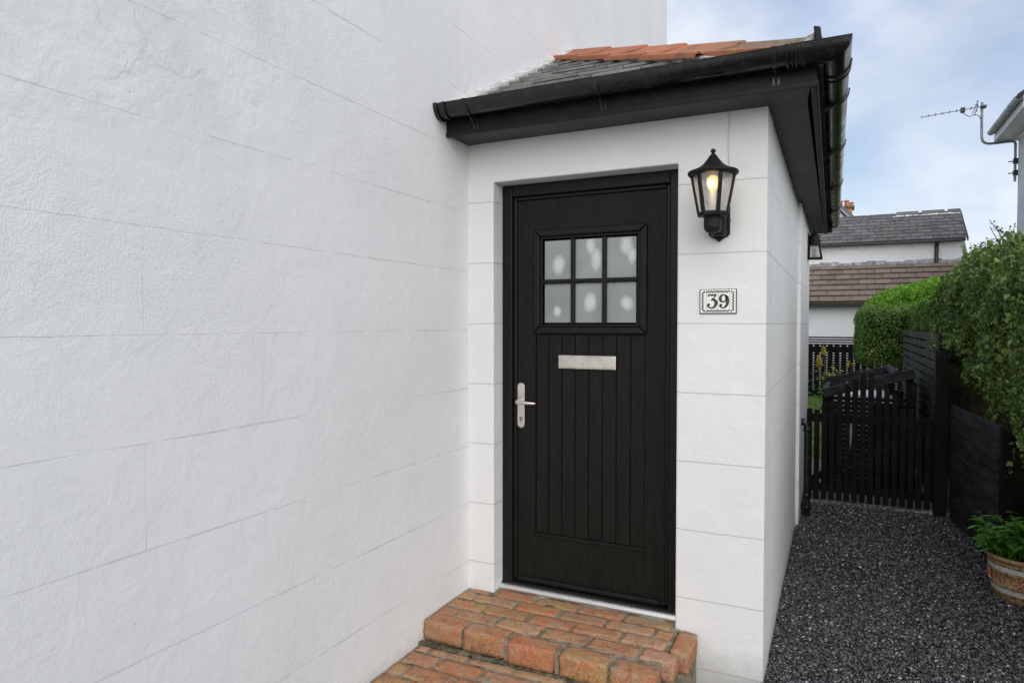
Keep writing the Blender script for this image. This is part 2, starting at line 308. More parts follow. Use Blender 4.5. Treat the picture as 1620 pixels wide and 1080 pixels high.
# ------------------------------------------------------------------ mesh helpers
class MB:
    def __init__(s): s.v = []; s.f = []; s.tint = []; s.t2 = []; s.cur = .5; s.cur2 = .5
    def add(s, vs, fs):
        o = len(s.v); s.v += [tuple(p) for p in vs]; s.f += [tuple(i+o for i in f) for f in fs]
        s.tint += [s.cur]*len(vs); s.t2 += [s.cur2]*len(vs); return s
    def box(s, x0, x1, y0, y1, z0, z1):
        v = [(x, y, z) for z in (z0, z1) for y in (y0, y1) for x in (x0, x1)]
        return s.add(v, [(0,2,3,1),(4,5,7,6),(0,1,5,4),(2,6,7,3),(0,4,6,2),(1,3,7,5)])
    def beam(s, a, b, w, h, up=(0,0,1)):
        a = Vector(a); b = Vector(b); d = (b-a).normalized(); u = Vector(up); sx = d.cross(u)
        if sx.length < 1e-4: sx = d.cross(Vector((0,1,0)))
        sx.normalize(); u = sx.cross(d)
        v = [p + sx*i*w/2 + u*j*h/2 for p in (a, b) for i, j in ((-1,-1),(1,-1),(1,1),(-1,1))]
        return s.add(v, [(0,3,2,1),(4,5,6,7),(0,1,5,4),(1,2,6,5),(2,3,7,6),(3,0,4,7)])
    def prism(s, poly, a, b, axis='y'):
        n = len(poly)
        def P(p, t): return {'y': (p[0], t, p[1]), 'x': (t, p[0], p[1]), 'z': (p[0], p[1], t)}[axis]
        v = [P(p, a) for p in poly] + [P(p, b) for p in poly]
        return s.add(v, [tuple(range(n))[::-1], tuple(range(n, 2*n))] + [(i, (i+1) % n, n+(i+1) % n, n+i) for i in range(n)])
    def tube(s, pts, r, n=8, caps=True):
        pts = [Vector(p) for p in pts]; rs = r if isinstance(r, (list, tuple)) else [r]*len(pts); v = []; f = []
        up = None
        for i, p in enumerate(pts):
            d = (pts[min(i+1, len(pts)-1)] - pts[max(i-1, 0)]).normalized()
            if up is None:
                up = Vector((0,0,1)) if abs(d.z) < .9 else Vector((0,1,0))
            a = d.cross(up).normalized(); up = a.cross(d).normalized()
            v += [p + (a*math.cos(2*math.pi*k/n) + up*math.sin(2*math.pi*k/n))*rs[i] for k in range(n)]
        for i in range(len(pts)-1):
            f += [(i*n+k, i*n+(k+1) % n, (i+1)*n+(k+1) % n, (i+1)*n+k) for k in range(n)]
        if caps: f += [tuple(range(n))[::-1], tuple(range((len(pts)-1)*n, len(pts)*n))]
        return s.add(v, f)
    def lathe(s, prof, c, n=24, ph=0, sx=1, sy=1):
        v = [(c[0]+sx*r*math.cos(2*math.pi*k/n+ph), c[1]+sy*r*math.sin(2*math.pi*k/n+ph), c[2]+z) for r, z in prof for k in range(n)]
        f = [(i*n+k, i*n+(k+1) % n, (i+1)*n+(k+1) % n, (i+1)*n+k) for i in range(len(prof)-1) for k in range(n)]
        f += [tuple(range(n))[::-1], tuple(range((len(prof)-1)*n, len(prof)*n))]
        return s.add(v, f)
    def ribbon(s, pts, ws, plane, t, th):
        # flat stroke of varying width in a plane (returns raised slab)
        n = len(pts); Lp = []; Rp = []
        for i in range(n):
            a = pts[max(i-1, 0)]; b = pts[min(i+1, n-1)]; dx, dy = b[0]-a[0], b[1]-a[1]; l = math.hypot(dx, dy) or 1
            nx, ny = -dy/l*ws[i]/2, dx/l*ws[i]/2
            Lp.append((pts[i][0]+nx, pts[i][1]+ny)); Rp.append((pts[i][0]-nx, pts[i][1]-ny))
        for i in range(n-1):
            q = [Lp[i], Rp[i], Rp[i+1], Lp[i+1]]
            v = [(p[0], t, p[1]) for p in q] + [(p[0], t+th, p[1]) for p in q]
            s.add(v, [(0,1,2,3),(7,6,5,4),(0,4,5,1),(1,5,6,2),(2,6,7,3),(3,7,4,0)])
    def build(s, name, mat, parent=None, bevel=0, smooth=None, seg=2, fixn=True):
        me = bpy.data.meshes.new(name); me.from_pydata(s.v, [], s.f); me.update()
        if fixn:
            import bmesh
            bm = bmesh.new(); bm.from_mesh(me); bmesh.ops.recalc_face_normals(bm, faces=bm.faces); bm.to_mesh(me); bm.free()
        a = me.attributes.new('tint', 'FLOAT', 'POINT'); a.data.foreach_set('value', s.tint)
        a = me.attributes.new('tint2', 'FLOAT', 'POINT'); a.data.foreach_set('value', s.t2)
        return link(name, me, mat, parent, bevel, smooth, seg)
def link(name, me, mat, parent=None, bevel=0, smooth=None, seg=2):
    o = bpy.data.objects.new(name, me); C.objects.link(o)
    if mat: me.materials.append(MATS[mat])
    if parent is not None:
        o.parent = parent
        if parent.type == 'EMPTY': o.location = -Vector(parent.location)
    if bevel:
        b = o.modifiers.new('bevel', 'BEVEL'); b.width = bevel; b.segments = seg; b.limit_method = 'ANGLE'; b.angle_limit = R(35)
    if smooth is not None:
        me.polygons.foreach_set('use_smooth', [True]*len(me.polygons))
        if smooth < 180: me.set_sharp_from_angle(angle=R(smooth))
    return o
def thing(name, label, cat, loc=(0,0,0), group=None):
    o = bpy.data.objects.new(name, None); C.objects.link(o); o.location = loc; o.empty_display_size = .1
    o['label'] = label; o['category'] = cat
    if group: o['group'] = group
    return o
def tag(o, label, cat=None, group=None, kind=None):
    o['label'] = label
    if cat: o['category'] = cat
    if group: o['group'] = group
    if kind: o['kind'] = kind
    return o
def struct(o, label=None, cat=None):
    o['kind'] = 'structure'
    if label: o['label'] = label
    if cat: o['category'] = cat
    return o
def npmesh(name, V, F, mat, parent=None, tint=None, extra=None, smooth=False):
    me = bpy.data.meshes.new(name); k = F.shape[1]
    me.vertices.add(len(V)); me.vertices.foreach_set('co', np.ascontiguousarray(V, dtype=np.float32).ravel())
    me.loops.add(F.size); me.loops.foreach_set('vertex_index', np.ascontiguousarray(F, dtype=np.int32).ravel())
    me.polygons.add(len(F)); me.polygons.foreach_set('loop_start', np.arange(0, F.size, k, dtype=np.int32)); me.polygons.foreach_set('loop_total', np.full(len(F), k, dtype=np.int32))
    me.update(calc_edges=True)
    if tint is not None:
        a = me.attributes.new('tint', 'FLOAT', 'POINT'); a.data.foreach_set('value', np.ascontiguousarray(tint, dtype=np.float32))
    o = link(name, me, mat, parent)
    if smooth: me.polygons.foreach_set('use_smooth', [True]*len(me.polygons))
    return o
def leaves(name, P, Nn, size, mat, parent=None, jitter=.8, aspect=.55, fold=.25, tipdir=None, tint=None):
    n = len(P); P = np.asarray(P); Nn = np.asarray(Nn)
    nn = Nn + RNG.normal(0, jitter, (n, 3)); nn /= np.linalg.norm(nn, axis=1)[:, None]
    a = RNG.normal(0, 1, (n, 3)) if tipdir is None else np.asarray(tipdir) + RNG.normal(0, .35, (n, 3))
    a -= (a*nn).sum(1)[:, None]*nn; a /= np.linalg.norm(a, axis=1)[:, None]
    b = np.cross(nn, a); s = size*RNG.uniform(.6, 1.3, n)[:, None]; wd = s*aspect*.5
    dn = nn*s*fold
    base = P - a*s*.5; tip = P + a*s*.5 - dn*.5; l1 = P - b*wd + dn*.35 - a*s*.08; r1 = P + b*wd + dn*.35 - a*s*.08
    V = np.stack([base, r1, tip, l1], 1).reshape(-1, 3)
    i = np.arange(n)*4; F = np.stack([np.stack([i, i+1, i+2], 1), np.stack([i, i+2, i+3], 1)], 1).reshape(-1, 3)
    tt = RNG.uniform(0, 1, n) if tint is None else tint
    return npmesh(name, V, F, mat, parent, np.repeat(tt, 4))
def fbm(p, s, seed=0): return mnoise.noise(Vector((p[0]*s+seed, p[1]*s, p[2]*s))) + .5*mnoise.noise(Vector((p[0]*s*2.1, p[1]*s*2.1+seed, p[2]*s*2.1)))

# ================================================================== SETTING
G = -1.59
gm = MB(); n = 1
gm.add([(-150, -60, G-.12), (150, -60, G-.12), (150, 300, G-.12), (-150, 300, G-.12)], [(0,1,2,3)])
struct(gm.build('ground', 'concrete'), 'ground spreading to the horizon')
me = MB(); me.add([(-1.9, -3, G-.08), (-.36, -3, G-.08), (-.31, -3, G-.012), (1.3, -3, G-.012), (1.3, 6.62, G-.012), (-.31, 6.62, G-.012), (-.36, 6.62, G-.08), (-1.9, 6.62, G-.08)], [(0,1,6,7),(1,2,5,6),(2,3,4,5)])
struct(me.build('gravel_path', 'gravel_bed'), 'dark slate gravel path beside the white porch')
me = MB(); me.box(-1.0, 1.2, 6.60, 6.70, G-.13, G+.015); me.box(-1.0, 1.3, 6.70, 8.6, G-.13, G+.01)
struct(me.build('paved_path', 'concrete', bevel=.006), 'grey concrete path behind the picket gate')
me = MB(); me.add([(-4, 8.6, G-.008), (4, 8.6, G-.008), (4, 16.9, G-.008), (-4, 16.9, G-.008)], [(0,1,2,3)])
struct(me.build('lawn', 'lawn'), 'green lawn behind the picket gate')
def chips(n, x0, x1, y0, y1, smin, smax, zz=.018, dens=1.0):
    y = y0 + (y1-y0)*RNG.uniform(0, 1, n)**dens; x = RNG.uniform(x0, x1, n)
    s = RNG.uniform(smin, smax, n); th = s*RNG.uniform(.16, .45, n)
    k = 5; ang = np.sort(RNG.uniform(0, 2*np.pi, (n, k)), 1)*.35 + np.linspace(0, 2*np.pi, k, endpoint=False)[None, :]
    rr = RNG.uniform(.6, 1.05, (n, k))*s[:, None]/2
    lx = np.cos(ang)*rr*RNG.uniform(.9, 1.5, (n, 1)); ly = np.sin(ang)*rr*RNG.uniform(.5, 1, (n, 1))
    top = np.stack([lx*.86, ly*.86, np.repeat(th[:, None]/2, k, 1)], 2); bot = np.stack([lx, ly, np.repeat(-th[:, None]/2, k, 1)], 2)
    loc = np.concatenate([top, bot], 1)
    q = RNG.normal(0, 1, (n, 3)); q[:, :2] *= .38; q[:, 2] = 1; q /= np.linalg.norm(q, axis=1)[:, None]
    a = RNG.normal(0, 1, (n, 3)); a -= (a*q).sum(1)[:, None]*q; a /= np.linalg.norm(a, axis=1)[:, None]; b = np.cross(q, a)
    V = loc[:, :, 0:1]*a[:, None] + loc[:, :, 1:2]*b[:, None] + loc[:, :, 2:3]*q[:, None]
    z = G - .075*(x < -.34) + RNG.uniform(-.006, zz, n) + .012*np.sin(x*5+1)*np.sin(y*4)
    V += np.stack([x, y, z], 1)[:, None]
    i = np.arange(n)*10
    T = np.stack([i+j for j in range(5)], 1)
    sides = [np.stack([i+j, i+(j+1) % 5, i+5+(j+1) % 5, i+5+j], 1)[:, ::-1] for j in range(5)]
    return V.reshape(-1, 3), T, np.concatenate(sides), np.repeat(RNG.uniform(0, 1, n), 10)
def chipobj(n, *a):
    V, T, S, t = chips(n, *a)
    # quads + top fan as triangles: build as one mesh of quads (pentagon split into quad + tri-quad)
    F = np.concatenate([S, T[:, [0, 1, 2, 3]], T[:, [0, 3, 4, 4]][:, [0, 1, 2, 2]]]) if False else S
    tri = np.concatenate([T[:, [0, 1, 2]], T[:, [0, 2, 3]], T[:, [0, 3, 4]], S[:, [0, 1, 2]], S[:, [0, 2, 3]]])
    return V, tri, t
Vs = []; Fs = []; Ts = []; off = 0
for a in ((36000, -.33, 1.2, 2.6, 6.6, .007, .024, .018, 1.15), (9000, -1.75, 1.2, 1.2, 3.1, .012, .03), (7000, -.30, .95, 3.0, 4.6, .006, .016, .024), (1500, -.31, -.2, 3.1, 6.6, .006, .02, .02)):
    V, F, t = chipobj(*a); keep = None
    Vs.append(V); Fs.append(F+off); Ts.append(t); off += len(V)
ch = npmesh('slate_chippings', np.concatenate(Vs), np.concatenate(Fs), 'slate_chip', None, np.concatenate(Ts))
tag(ch, 'loose dark grey slate chippings covering the side path', 'gravel', kind='stuff')
# lawn blades
n = 9000; P = np.stack([RNG.uniform(-2.0, 1.4, n), RNG.uniform(8.7, 16.6, n), np.full(n, G+.02)], 1)
gb = leaves('lawn_grass', P, np.tile([0, -1, .2], (n, 1)), .07, 'grass_blade', None, .5, .12, .1, np.tile([0, 0, 1.0], (n, 1)))
tag(gb, 'short green lawn grass beyond the gate', 'grass', kind='stuff')

# ================================================================== WHITE HOUSE with its porch
house = thing('white_house', 'white rendered house with a small hipped porch, black door and black gutters', 'house', (-1.769, 3.12, G))
WX = -1.769; YF = 3.12
# --- main wall, one flat face at x = WX reaching y = 7.54
b = MB(); b.box(-7.5, WX, -4, 7.54, G-.2, 6.2)
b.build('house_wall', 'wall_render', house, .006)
b = MB(); b.prism([(-7.8, 6.2), (-1.5, 6.2), (-4.6, 8.6)], -4.2, 7.7, 'y'); b.build('main_roof', 'slate_far', house)
# --- porch walls: front with the door opening, right side wall, back
OX0, OX1, OZ = -1.622, -.678, .7255
ZT = .93
b = MB()
# front wall as one watertight plate with opening (faces share edges, butt jointed)
for (x0, x1, z0, z1) in ((WX, OX0, G-.1, OZ), (OX1, -.297, G-.1, OZ), (WX, -.297, OZ, ZT+.05)):
    pass
def lattice_front(b):
    xs = [WX, OX0, OX1, -.295]; zs = [G-.12, OZ, ZT+.05]
    def quad(p): b.add(p, [(0,1,2,3)])
    for i in range(3):
        for j in range(2):
            if i == 1 and j == 0: continue
            x0, x1, z0, z1 = xs[i], xs[i+1], zs[j], zs[j+1]
            quad([(x0,YF,z0),(x1,YF,z0),(x1,YF,z1),(x0,YF,z1)])
            quad([(x0,YF+.26,z0),(x1,YF+.26,z0),(x1,YF+.26,z1),(x0,YF+.26,z1)])
    quad([(OX0,YF,zs[0]),(OX0,YF+.26,zs[0]),(OX0,YF+.26,OZ),(OX0,YF,OZ)])
    quad([(OX1,YF,zs[0]),(OX1,YF+.26,zs[0]),(OX1,YF+.26,OZ),(OX1,YF,OZ)])
    quad([(OX0,YF,OZ),(OX1,YF,OZ),(OX1,YF+.26,OZ),(OX0,YF+.26,OZ)])
    quad([(-.295,YF,zs[0]),(-.295,YF+.26,zs[0]),(-.295,YF+.26,zs[2]),(-.295,YF,zs[2])])
    quad([(WX,YF,zs[2]),(-.295,YF,zs[2]),(-.295,YF+.26,zs[2]),(WX,YF+.26,zs[2])])
lattice_front(b)
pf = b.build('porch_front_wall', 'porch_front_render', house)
import bmesh
bm = bmesh.new(); bm.from_mesh(pf.data); bmesh.ops.remove_doubles(bm, verts=bm.verts, dist=1e-5); bmesh.ops.recalc_face_normals(bm, faces=bm.faces); bm.to_mesh(pf.data); bm.free()
bv = pf.modifiers.new('bevel', 'BEVEL'); bv.width = .007; bv.segments = 3; bv.limit_method = 'ANGLE'; bv.angle_limit = R(40)
b = MB()
b.add([(-.298, YF+.262, G-.1), (-.315, 5.72, G-.1), (-.56, 5.72, G-.1), (-.56, YF+.262, G-.1), (-.298, YF+.262, ZT+.05), (-.315, 5.72, ZT+.05), (-.56, 5.72, ZT+.05), (-.56, YF+.262, ZT+.05)],
      [(0,1,5,4),(1,2,6,5),(2,3,7,6),(3,0,4,7),(4,5,6,7)])
b.add([(-.290, 5.723, G-.1), (-.300, 7.42, G-.1), (-1.76, 7.42, G-.1), (-1.76, 5.723, G-.1), (-.290, 5.723, ZT+.05), (-.300, 7.42, ZT+.05), (-1.76, 7.42, ZT+.05), (-1.76, 5.723, ZT+.05)],
      [(0,1,5,4),(1,2,6,5),(2,3,7,6),(3,0,4,7),(4,5,6,7)])
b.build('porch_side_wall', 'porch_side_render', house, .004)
# --- soffit
FX0, FX1, FY = -.121, -.175, 2.920     # fascia line: front y, right x near / far
YE = 7.72
b = MB()
def slab(b, poly, z0, z1): b.prism(poly, z0, z1, 'z')
slab(b, [(WX, FY), (FX0, FY), (FX0-.02, YF-.001), (WX, YF-.001)], ZT, ZT+.02)
slab(b, [(FX0-.0202, YF), (FX1, YE), (-.46, YE), (-.40, YF)], ZT, ZT+.02)
sf = b.build('soffit', 'soffit_board', house)
b = MB()   # fascia with a small lower lip
b.prism([(WX, FY-.020), (FX0+.022, FY-.020), (FX0+.022, FY), (WX, FY)], ZT-.010, ZT+.165, 'z')
b.prism([(FX0, FY+.002), (FX0+.022, FY+.002), (FX1+.022, YE), (FX1, YE)], ZT-.010, ZT+.165, 'z')
b.prism([(WX, FY-.026), (FX0+.028, FY-.026), (FX0+.028, FY-.0205), (WX, FY-.0205)], ZT-.012, ZT+.012, 'z')
b.prism([(FX0+.0225, FY-.018), (FX0+.028, FY-.018), (FX1+.028, YE), (FX1+.0225, YE)], ZT-.012, ZT+.012, 'z')
b.build('fascia', 'fascia_board', house, .002)
b = MB(); b.prism([(WX, ZT-.0), (FX0+.02, ZT-.0), (FX0+.02, ZT+.12), (WX, 1.9)], 7.70, 7.719, 'y'); b.build('verge_board', 'fascia_board', house)
# --- roof: front slope of slates and right slope, hip between
E0 = (FX0+.045, FY-.045)   # eaves corner
ZE = 1.020; SL = .518
HX1, HY1 = WX, E0[1] + (E0[0]-WX)*1.028
def hipx(y): return E0[0] - (y-E0[1])/1.028
b = MB()
zt = ZE + SL*(HY1-E0[1])
b.add([(WX, E0[1], ZE-.03), (E0[0], E0[1], ZE-.03), (WX, HY1, zt-.03)], [(0,1,2)])
sr = (zt-ZE)/(E0[0]-WX)
b.add([(E0[0], E0[1], ZE-.031), (E0[0]-.05, YE, ZE-.031), (WX, YE, zt-.031), (WX, HY1, zt-.031)], [(0,1,2,3)])
roof = b.build('porch_roof', 'slate', house)
sl = MB(); ex = .150; k = 0; y = E0[1]-.01
while y < HY1+.1:
    ysl = ex*math.cos(math.atan(SL)); z = ZE + SL*(y-E0[1]); x = WX - (0.125 if k % 2 else 0)
    y2 = y + ysl*1.25; z2 = ZE + SL*(y2-E0[1]) - .006
    while x < hipx(y)+.02:
        xa = max(x+.002, WX+.001); xb = min(x+.248, hipx(y)+.03); xb2 = max(xa+.001, min(x+.248, hipx(y2)+.03))
        if xb-xa > .02:
            sl.cur = random.random(); j = random.uniform(-.003, .003); jz = random.uniform(.010, .014)
            sl.add([(xa, y+j, z+jz), (xb, y+j, z+jz+random.uniform(-.002, .002)), (xb2, y2, z2), (xa, y2, z2), (xa, y+j, z+jz+.013), (xb, y+j, z+jz+.013), (xb2, y2, z2+.011), (xa, y2, z2+.011)],
                   [(0,3,2,1),(4,5,6,7),(0,1,5,4),(1,2,6,5),(2,3,7,6),(3,0,4,7)])
        x += .25
    y += ysl; k += 1
# right slope slates
x = E0[0]+.01; k = 0
while x > WX+.05:
    xs = ex*math.cos(math.atan(sr)); z = ZE + sr*(E0[0]-x); x2 = x-xs*1.25; z2 = ZE + sr*(E0[0]-x2)-.006
    y = E0[1] - (.125 if k % 2 else 0)
    while y < YE:
        ya = max(y+.002, E0[1]+(E0[0]-x)*1.028+.06); yb = min(y+.248, YE); ya2 = min(yb-.001, max(y+.002, E0[1]+(E0[0]-x2)*1.028+.06))
        if yb-ya > .02:
            sl.cur = random.random()
            sl.add([(x, ya, z), (x, yb, z), (x2, yb, z2), (x2, ya2, z2), (x, ya, z+.009), (x, yb, z+.009), (x2, yb, z2+.009), (x2, ya2, z2+.009)],
                   [(0,3,2,1),(4,5,6,7),(0,1,5,4),(1,2,6,5),(2,3,7,6),(3,0,4,7)])
        y += .25
    x -= xs; k += 1
sl.build('slates', 'slate', roof)
# cement fillet where slates meet the wall
b = MB(); pts = []; 
nseg = 46
vv = []
for i in range(nseg+1):
    t = i/nseg; y = E0[1]-.02 + (HY1-E0[1]+.04)*t; z = ZE + SL*(y-E0[1]); h = .008+.010*random.random(); wd = .020+.010*random.random()
    vv += [(WX-.002, y, z+h+.034), (WX+.012, y, z+h+.026), (WX+wd+.012, y, z+.030+.004*random.random()), (WX+wd+.012, y, z-.01)]
b.add(vv, [(i*4+j, (i+1)*4+j, (i+1)*4+j+1, i*4+j+1) for i in range(nseg) for j in range(3)])
b.build('mortar_fillet', 'cement', roof, 0, 60)
# --- terracotta hip tiles
A = Vector((E0[0]-.045, E0[1]+.05, ZE+.075)); B = Vector((HX1+.0, HY1, zt+.028)); D = (B-A); LH = D.length; Dn = D.normalized()
# wing directions lying on the two slopes, perpendicular to the hip
nf = Vector((0, -SL, 1)).normalized(); nr = Vector((sr, 0, 1)).normalized()
wf = Dn.cross(nf).normalized(); wf = wf if wf.y < 0 else -wf
wr = Dn.cross(nr).normalized(); wr = wr if wr.x > 0 else -wr
upv = (nf+nr).normalized()
seams = [0, .19, .39, .56, .755, 1.02]
for i in range(5):
    b = MB(); b.cur = random.random(); a0 = seams[i]*LH - (.035 if i else 0); a1 = seams[i+1]*LH
    lift0 = .013; lift1 = .002
    prof = []
    W = .245 if i else .195
    for sgn in (0, 1):
        wv = wf if sgn == 0 else wr
        row = [(0.0, 0), (.25*W, -.002), (.6*W, 0), (.86*W, .004), (.93*W, .015), (1.0*W, .012), (1.03*W, -.004)]
        prof.append((wv, row))
    outer = [(wf, r, q) for r, q in prof[0][1][::-1]] + [(wr, r, q) for r, q in prof[1][1][1:]]
    m_ = len(outer); vs = []
    NS = 8
    for s_ in range(NS+1):
        t = s_/NS; p = A + Dn*(a0+(a1-a0)*t) + upv*(lift0+(lift1-lift0)*t)
        for (wv, r, q) in outer:
            bow = .010*max(0, 1-r/(.3*W)) 
            nn_ = nf if wv is wf else nr
            jit = .0015*mnoise.noise(Vector((t*4+i*7, r*20, q*9)))
            vs.append(p + wv*r + nn_*(q+jit) + upv*bow)
    for s_ in range(NS+1):
        t = s_/NS; p = A + Dn*(a0+(a1-a0)*t) + upv*(lift0+(lift1-lift0)*t-.010)
        for (wv, r, q) in outer: vs.append(p + wv*r*.99 + (nf if wv is wf else nr)*q)
    o_ = (NS+1)*m_; fs = []
    for s_ in range(NS):
        for j in range(m_-1):
            fs.append((s_*m_+j, s_*m_+j+1, (s_+1)*m_+j+1, (s_+1)*m_+j)); fs.append((o_+s_*m_+j, o_+(s_+1)*m_+j, o_+(s_+1)*m_+j+1, o_+s_*m_+j+1))
        fs.append((s_*m_, (s_+1)*m_, o_+(s_+1)*m_, o_+s_*m_)); fs.append((s_*m_+m_-1, o_+s_*m_+m_-1, o_+(s_+1)*m_+m_-1, (s_+1)*m_+m_-1))
    for e in (0, NS): fs += [(e*m_+j, o_+e*m_+j, o_+e*m_+j+1, e*m_+j+1) for j in range(m_-1)]
    b.add(vs, fs); o = b.build('hip_tile', 'terracotta', roof, .003, 40)
    me_ = o.data; at = me_.attributes.new('moss', 'FLOAT', 'POINT')
    vals = []
    for vtx in me_.vertices:
        s_ = (vtx.co-A).dot(Dn)/LH; rr_ = abs((vtx.co-A).dot(wf))
        vals.append(max(0, min(1, 1.5-s_*5.0))*(1 if rr_ < .165 else .15))
    at.data.foreach_set('value', vals)
    if i == 0: o['label'] = 'terracotta hip tile crusted with grey lichen'
b = MB()  # bedding mortar under the hip tiles
for s_ in (wf,):
    for i in range(4, 30):
        p = A + Dn*LH*(i+.5)/30 + s_*(.20+random.uniform(-.01, .008)) - upv*.016
        b.beam(p-Dn*.05, p+Dn*.05, .03, .024+random.uniform(0, .01), upv)
b.build('bedding_mortar', 'cement', roof, .004)
b = MB()  # broken cement end and hip iron
p = A - Dn*.01
b.add([p+wf*.13-upv*.02, p+wr*.13-upv*.02, p+wr*.06+upv*.03-Dn*.012, p+upv*.045-Dn*.01, p+wf*.06+upv*.03-Dn*.012, p-upv*.04-Dn*.01], [(0,4,3,5),(5,3,2,1)])
b.build('end_mortar', 'cement', roof)
b = MB(); q = A - Dn*.02; b.beam(q+upv*.0+Dn*.1, q-Dn*.03-upv*.01, .028, .006, upv); b.beam(q-Dn*.03-upv*.012, q-Dn*.012+Vector((0, 0, .062)), .028, .008, Dn)
b.build('hip_iron', 'fascia_board', roof, .001)

# --- gutters: half-round swept round the corner
GR = .056; GZ = 1.045; GYc = FY-.020-.004-GR; GX0 = FX0+.022+.004+GR; GX1 = FX1+.022+.004+GR
def gprof(r, th=.003, n=14, a0=0, a1=math.pi):
    out = [(-r*math.cos(a0+(a1-a0)*i/n), -r*math.sin(a0+(a1-a0)*i/n)) for i in range(n+1)]
    inn = [(-(r-th)*math.cos(a0+(a1-a0)*i/n), -(r-th)*math.sin(a0+(a1-a0)*i/n)) for i in range(n+1)][::-1]
    # rolled lip on the outer edge (outward is +o at the end)
    return out + [(r+.002, .006), (r-.006, .007)] + inn
def gxr(y): return GX0 + (GX1-GX0)*(y-GYc)/(YE-GYc)
def sweep(prof, stations):
    b = MB(); m_ = len(prof); vs = []
    for st in stations:
        for (o, z) in prof: vs.append(st(o, z))
    fs = [(s_*m_+j, s_*m_+(j+1) % m_, (s_+1)*m_+(j+1) % m_, (s_+1)*m_+j) for s_ in range(len(stations)-1) for j in range(m_)]
    fs += [tuple(range(m_))[::-1], tuple(range((len(stations)-1)*m_, len(stations)*m_))]
    b.add(vs, fs); return b
def fst(x, dz=0): return lambda o, z: (x, GYc-o, GZ+z+dz)
def cst(dz=0): return lambda o, z: (GX0+o, GYc-o, GZ+z+dz)
def rst(y, dz=0): return lambda o, z: (gxr(y)+o, y, GZ+z+dz)
gut = sweep(gprof(GR), [fst(WX+.001), fst(-.16)]).build('front_gutter', 'black_plastic', house, 0, 40)
sweep(gprof(GR), [rst(3.08), rst(YE+.06)]).build('side_gutter', 'black_plastic', house, 0, 40)
cn = sweep(gprof(GR+.004, .004), [fst(-.175), fst(-.17), cst(), rst(3.04), rst(3.09)]).build('corner_gutter', 'black_plastic', house, 0, 40)
for (s0, s1, e) in ((-.205, -.192, .010), (-.184, -.178, .012), (-.171, -.165, .012), (-.150, -.138, .010), (WX+.001, WX+.02, .009), (WX+.05, WX+.062, .010)):
    sweep(gprof(GR+e, .006), [fst(s0), fst(s1)]).build('union_bracket', 'black_plastic', gut, .0015, 40)
for s0, s1, e in ((3.03, 3.055, .010), (3.09, 3.10, .009)):
    sweep(gprof(GR+e, .006), [rst(s0), rst(s1)]).build('union_bracket', 'black_plastic', cn, .0015, 40)
def leg(b, side, t):
    # strap from under the gutter back to the fascia
    if side == 'f': b.beam((t, GYc+.005, GZ-GR-.002), (t, FY-.021, GZ-.095), .02, .006, (1, 0, 0)); b.beam((t, FY-.024, GZ-.01), (t, FY-.024, GZ-.105), .03, .006, (0, 1, 0))
    else: b.beam((gxr(t)-.005, t, GZ-GR-.002), (gxr(t)-GR, t, GZ-.09), .02, .006, (0, 1, 0))
for x in (-1.60, -.957, -.245):
    b = sweep(gprof(GR+.006, .005), [fst(x-.009), fst(x+.009)]); leg(b, 'f', x); b.build('gutter_bracket', 'black_plastic', house, .001, 40)
for y in (3.42, 4.35, 5.5, 6.65):
    b = sweep(gprof(GR+.009, .006), [rst(y-.012), rst(y+.012)]); leg(b, 'r', y); b.build('gutter_bracket', 'black_plastic', house, .001, 40)
b = sweep(gprof(GR+.005, .005), [rst(YE+.0), rst(YE+.075)]); b.add([(gxr(YE)-.06, YE+.07, GZ), (gxr(YE)+.06, YE+.07, GZ), (gxr(YE)+.043, YE+.07, GZ-.043), (gxr(YE), YE+.07, GZ-.061), (gxr(YE)-.043, YE+.07, GZ-.043)], [(0,1,2,3,4)])
b.build('gutter_end_cap', 'black_plastic', house, 0, 40)
# --- waste pipe on the side wall
b = MB(); px, py = -.245, 6.02
b.tube([(-.31, py, -.80), (-.275, py, -.80), (-.255, py, -.812), (-.245, py, -.84), (-.245, py, -1.56)], .026, 14)
wp = b.build('waste_pipe', 'black_plastic', house, 0, 40)
for z in (-.86, -.80, -1.40, -1.50):
    q = MB(); q.lathe([(.031, -.018), (.033, -.012), (.033, .012), (.031, .018)], (px, py, z), 16) if z < -.81 else q.tube([(-.30, py, z), (-.272, py, z)], .032, 16)
    q.build('pipe_socket', 'black_plastic', wp, 0, 40)
b = MB(); b.beam((-.297, 6.1, -1.52), (-.297, 7.3, -1.46), .03, .05); b.build('wall_foot_strip', 'fascia_board', house)  # dark strip along the foot of the side wall

# --- door frame, leaf
DY = 3.22
b = MB()
FB = -1.382
def frame_bar(b, x0, x1, z0, z1, y0, y1): b.box(x0, x1, y0, y1, z0, z1)
b.box(OX0+.001, OX0+.058, DY, DY+.07, FB, OZ-.004); b.box(OX1-.058, OX1-.001, DY, DY+.07, FB, OZ-.004); b.box(OX0+.0585, OX1-.0585, DY, DY+.07, OZ-.062, OZ-.004)
fr = b.build('door_frame', 'frame_paint', house, .006, None, 3)
b = MB()
b.box(OX0+.0585, OX0+.078, DY+.016, DY+.07, FB+.03, OZ-.0625); b.box(OX1-.078, OX1-.0585, DY+.016, DY+.07, FB+.03, OZ-.0625); b.box(OX0+.0785, OX1-.0785, DY+.016, DY+.07, OZ-.082, OZ-.0625)
b.build('frame_bead', 'frame_paint', fr, .007, None, 3)
b = MB(); b.box(OX0+.001, OX1-.001, DY-.006, DY+.0, FB, FB+.012); b.build('seal_strip', 'frame_paint', fr)
DX0, DX1, DZ0, DZ1 = OX0+.080, OX1-.080, FB+.022, OZ-.084
LY = DY+.028
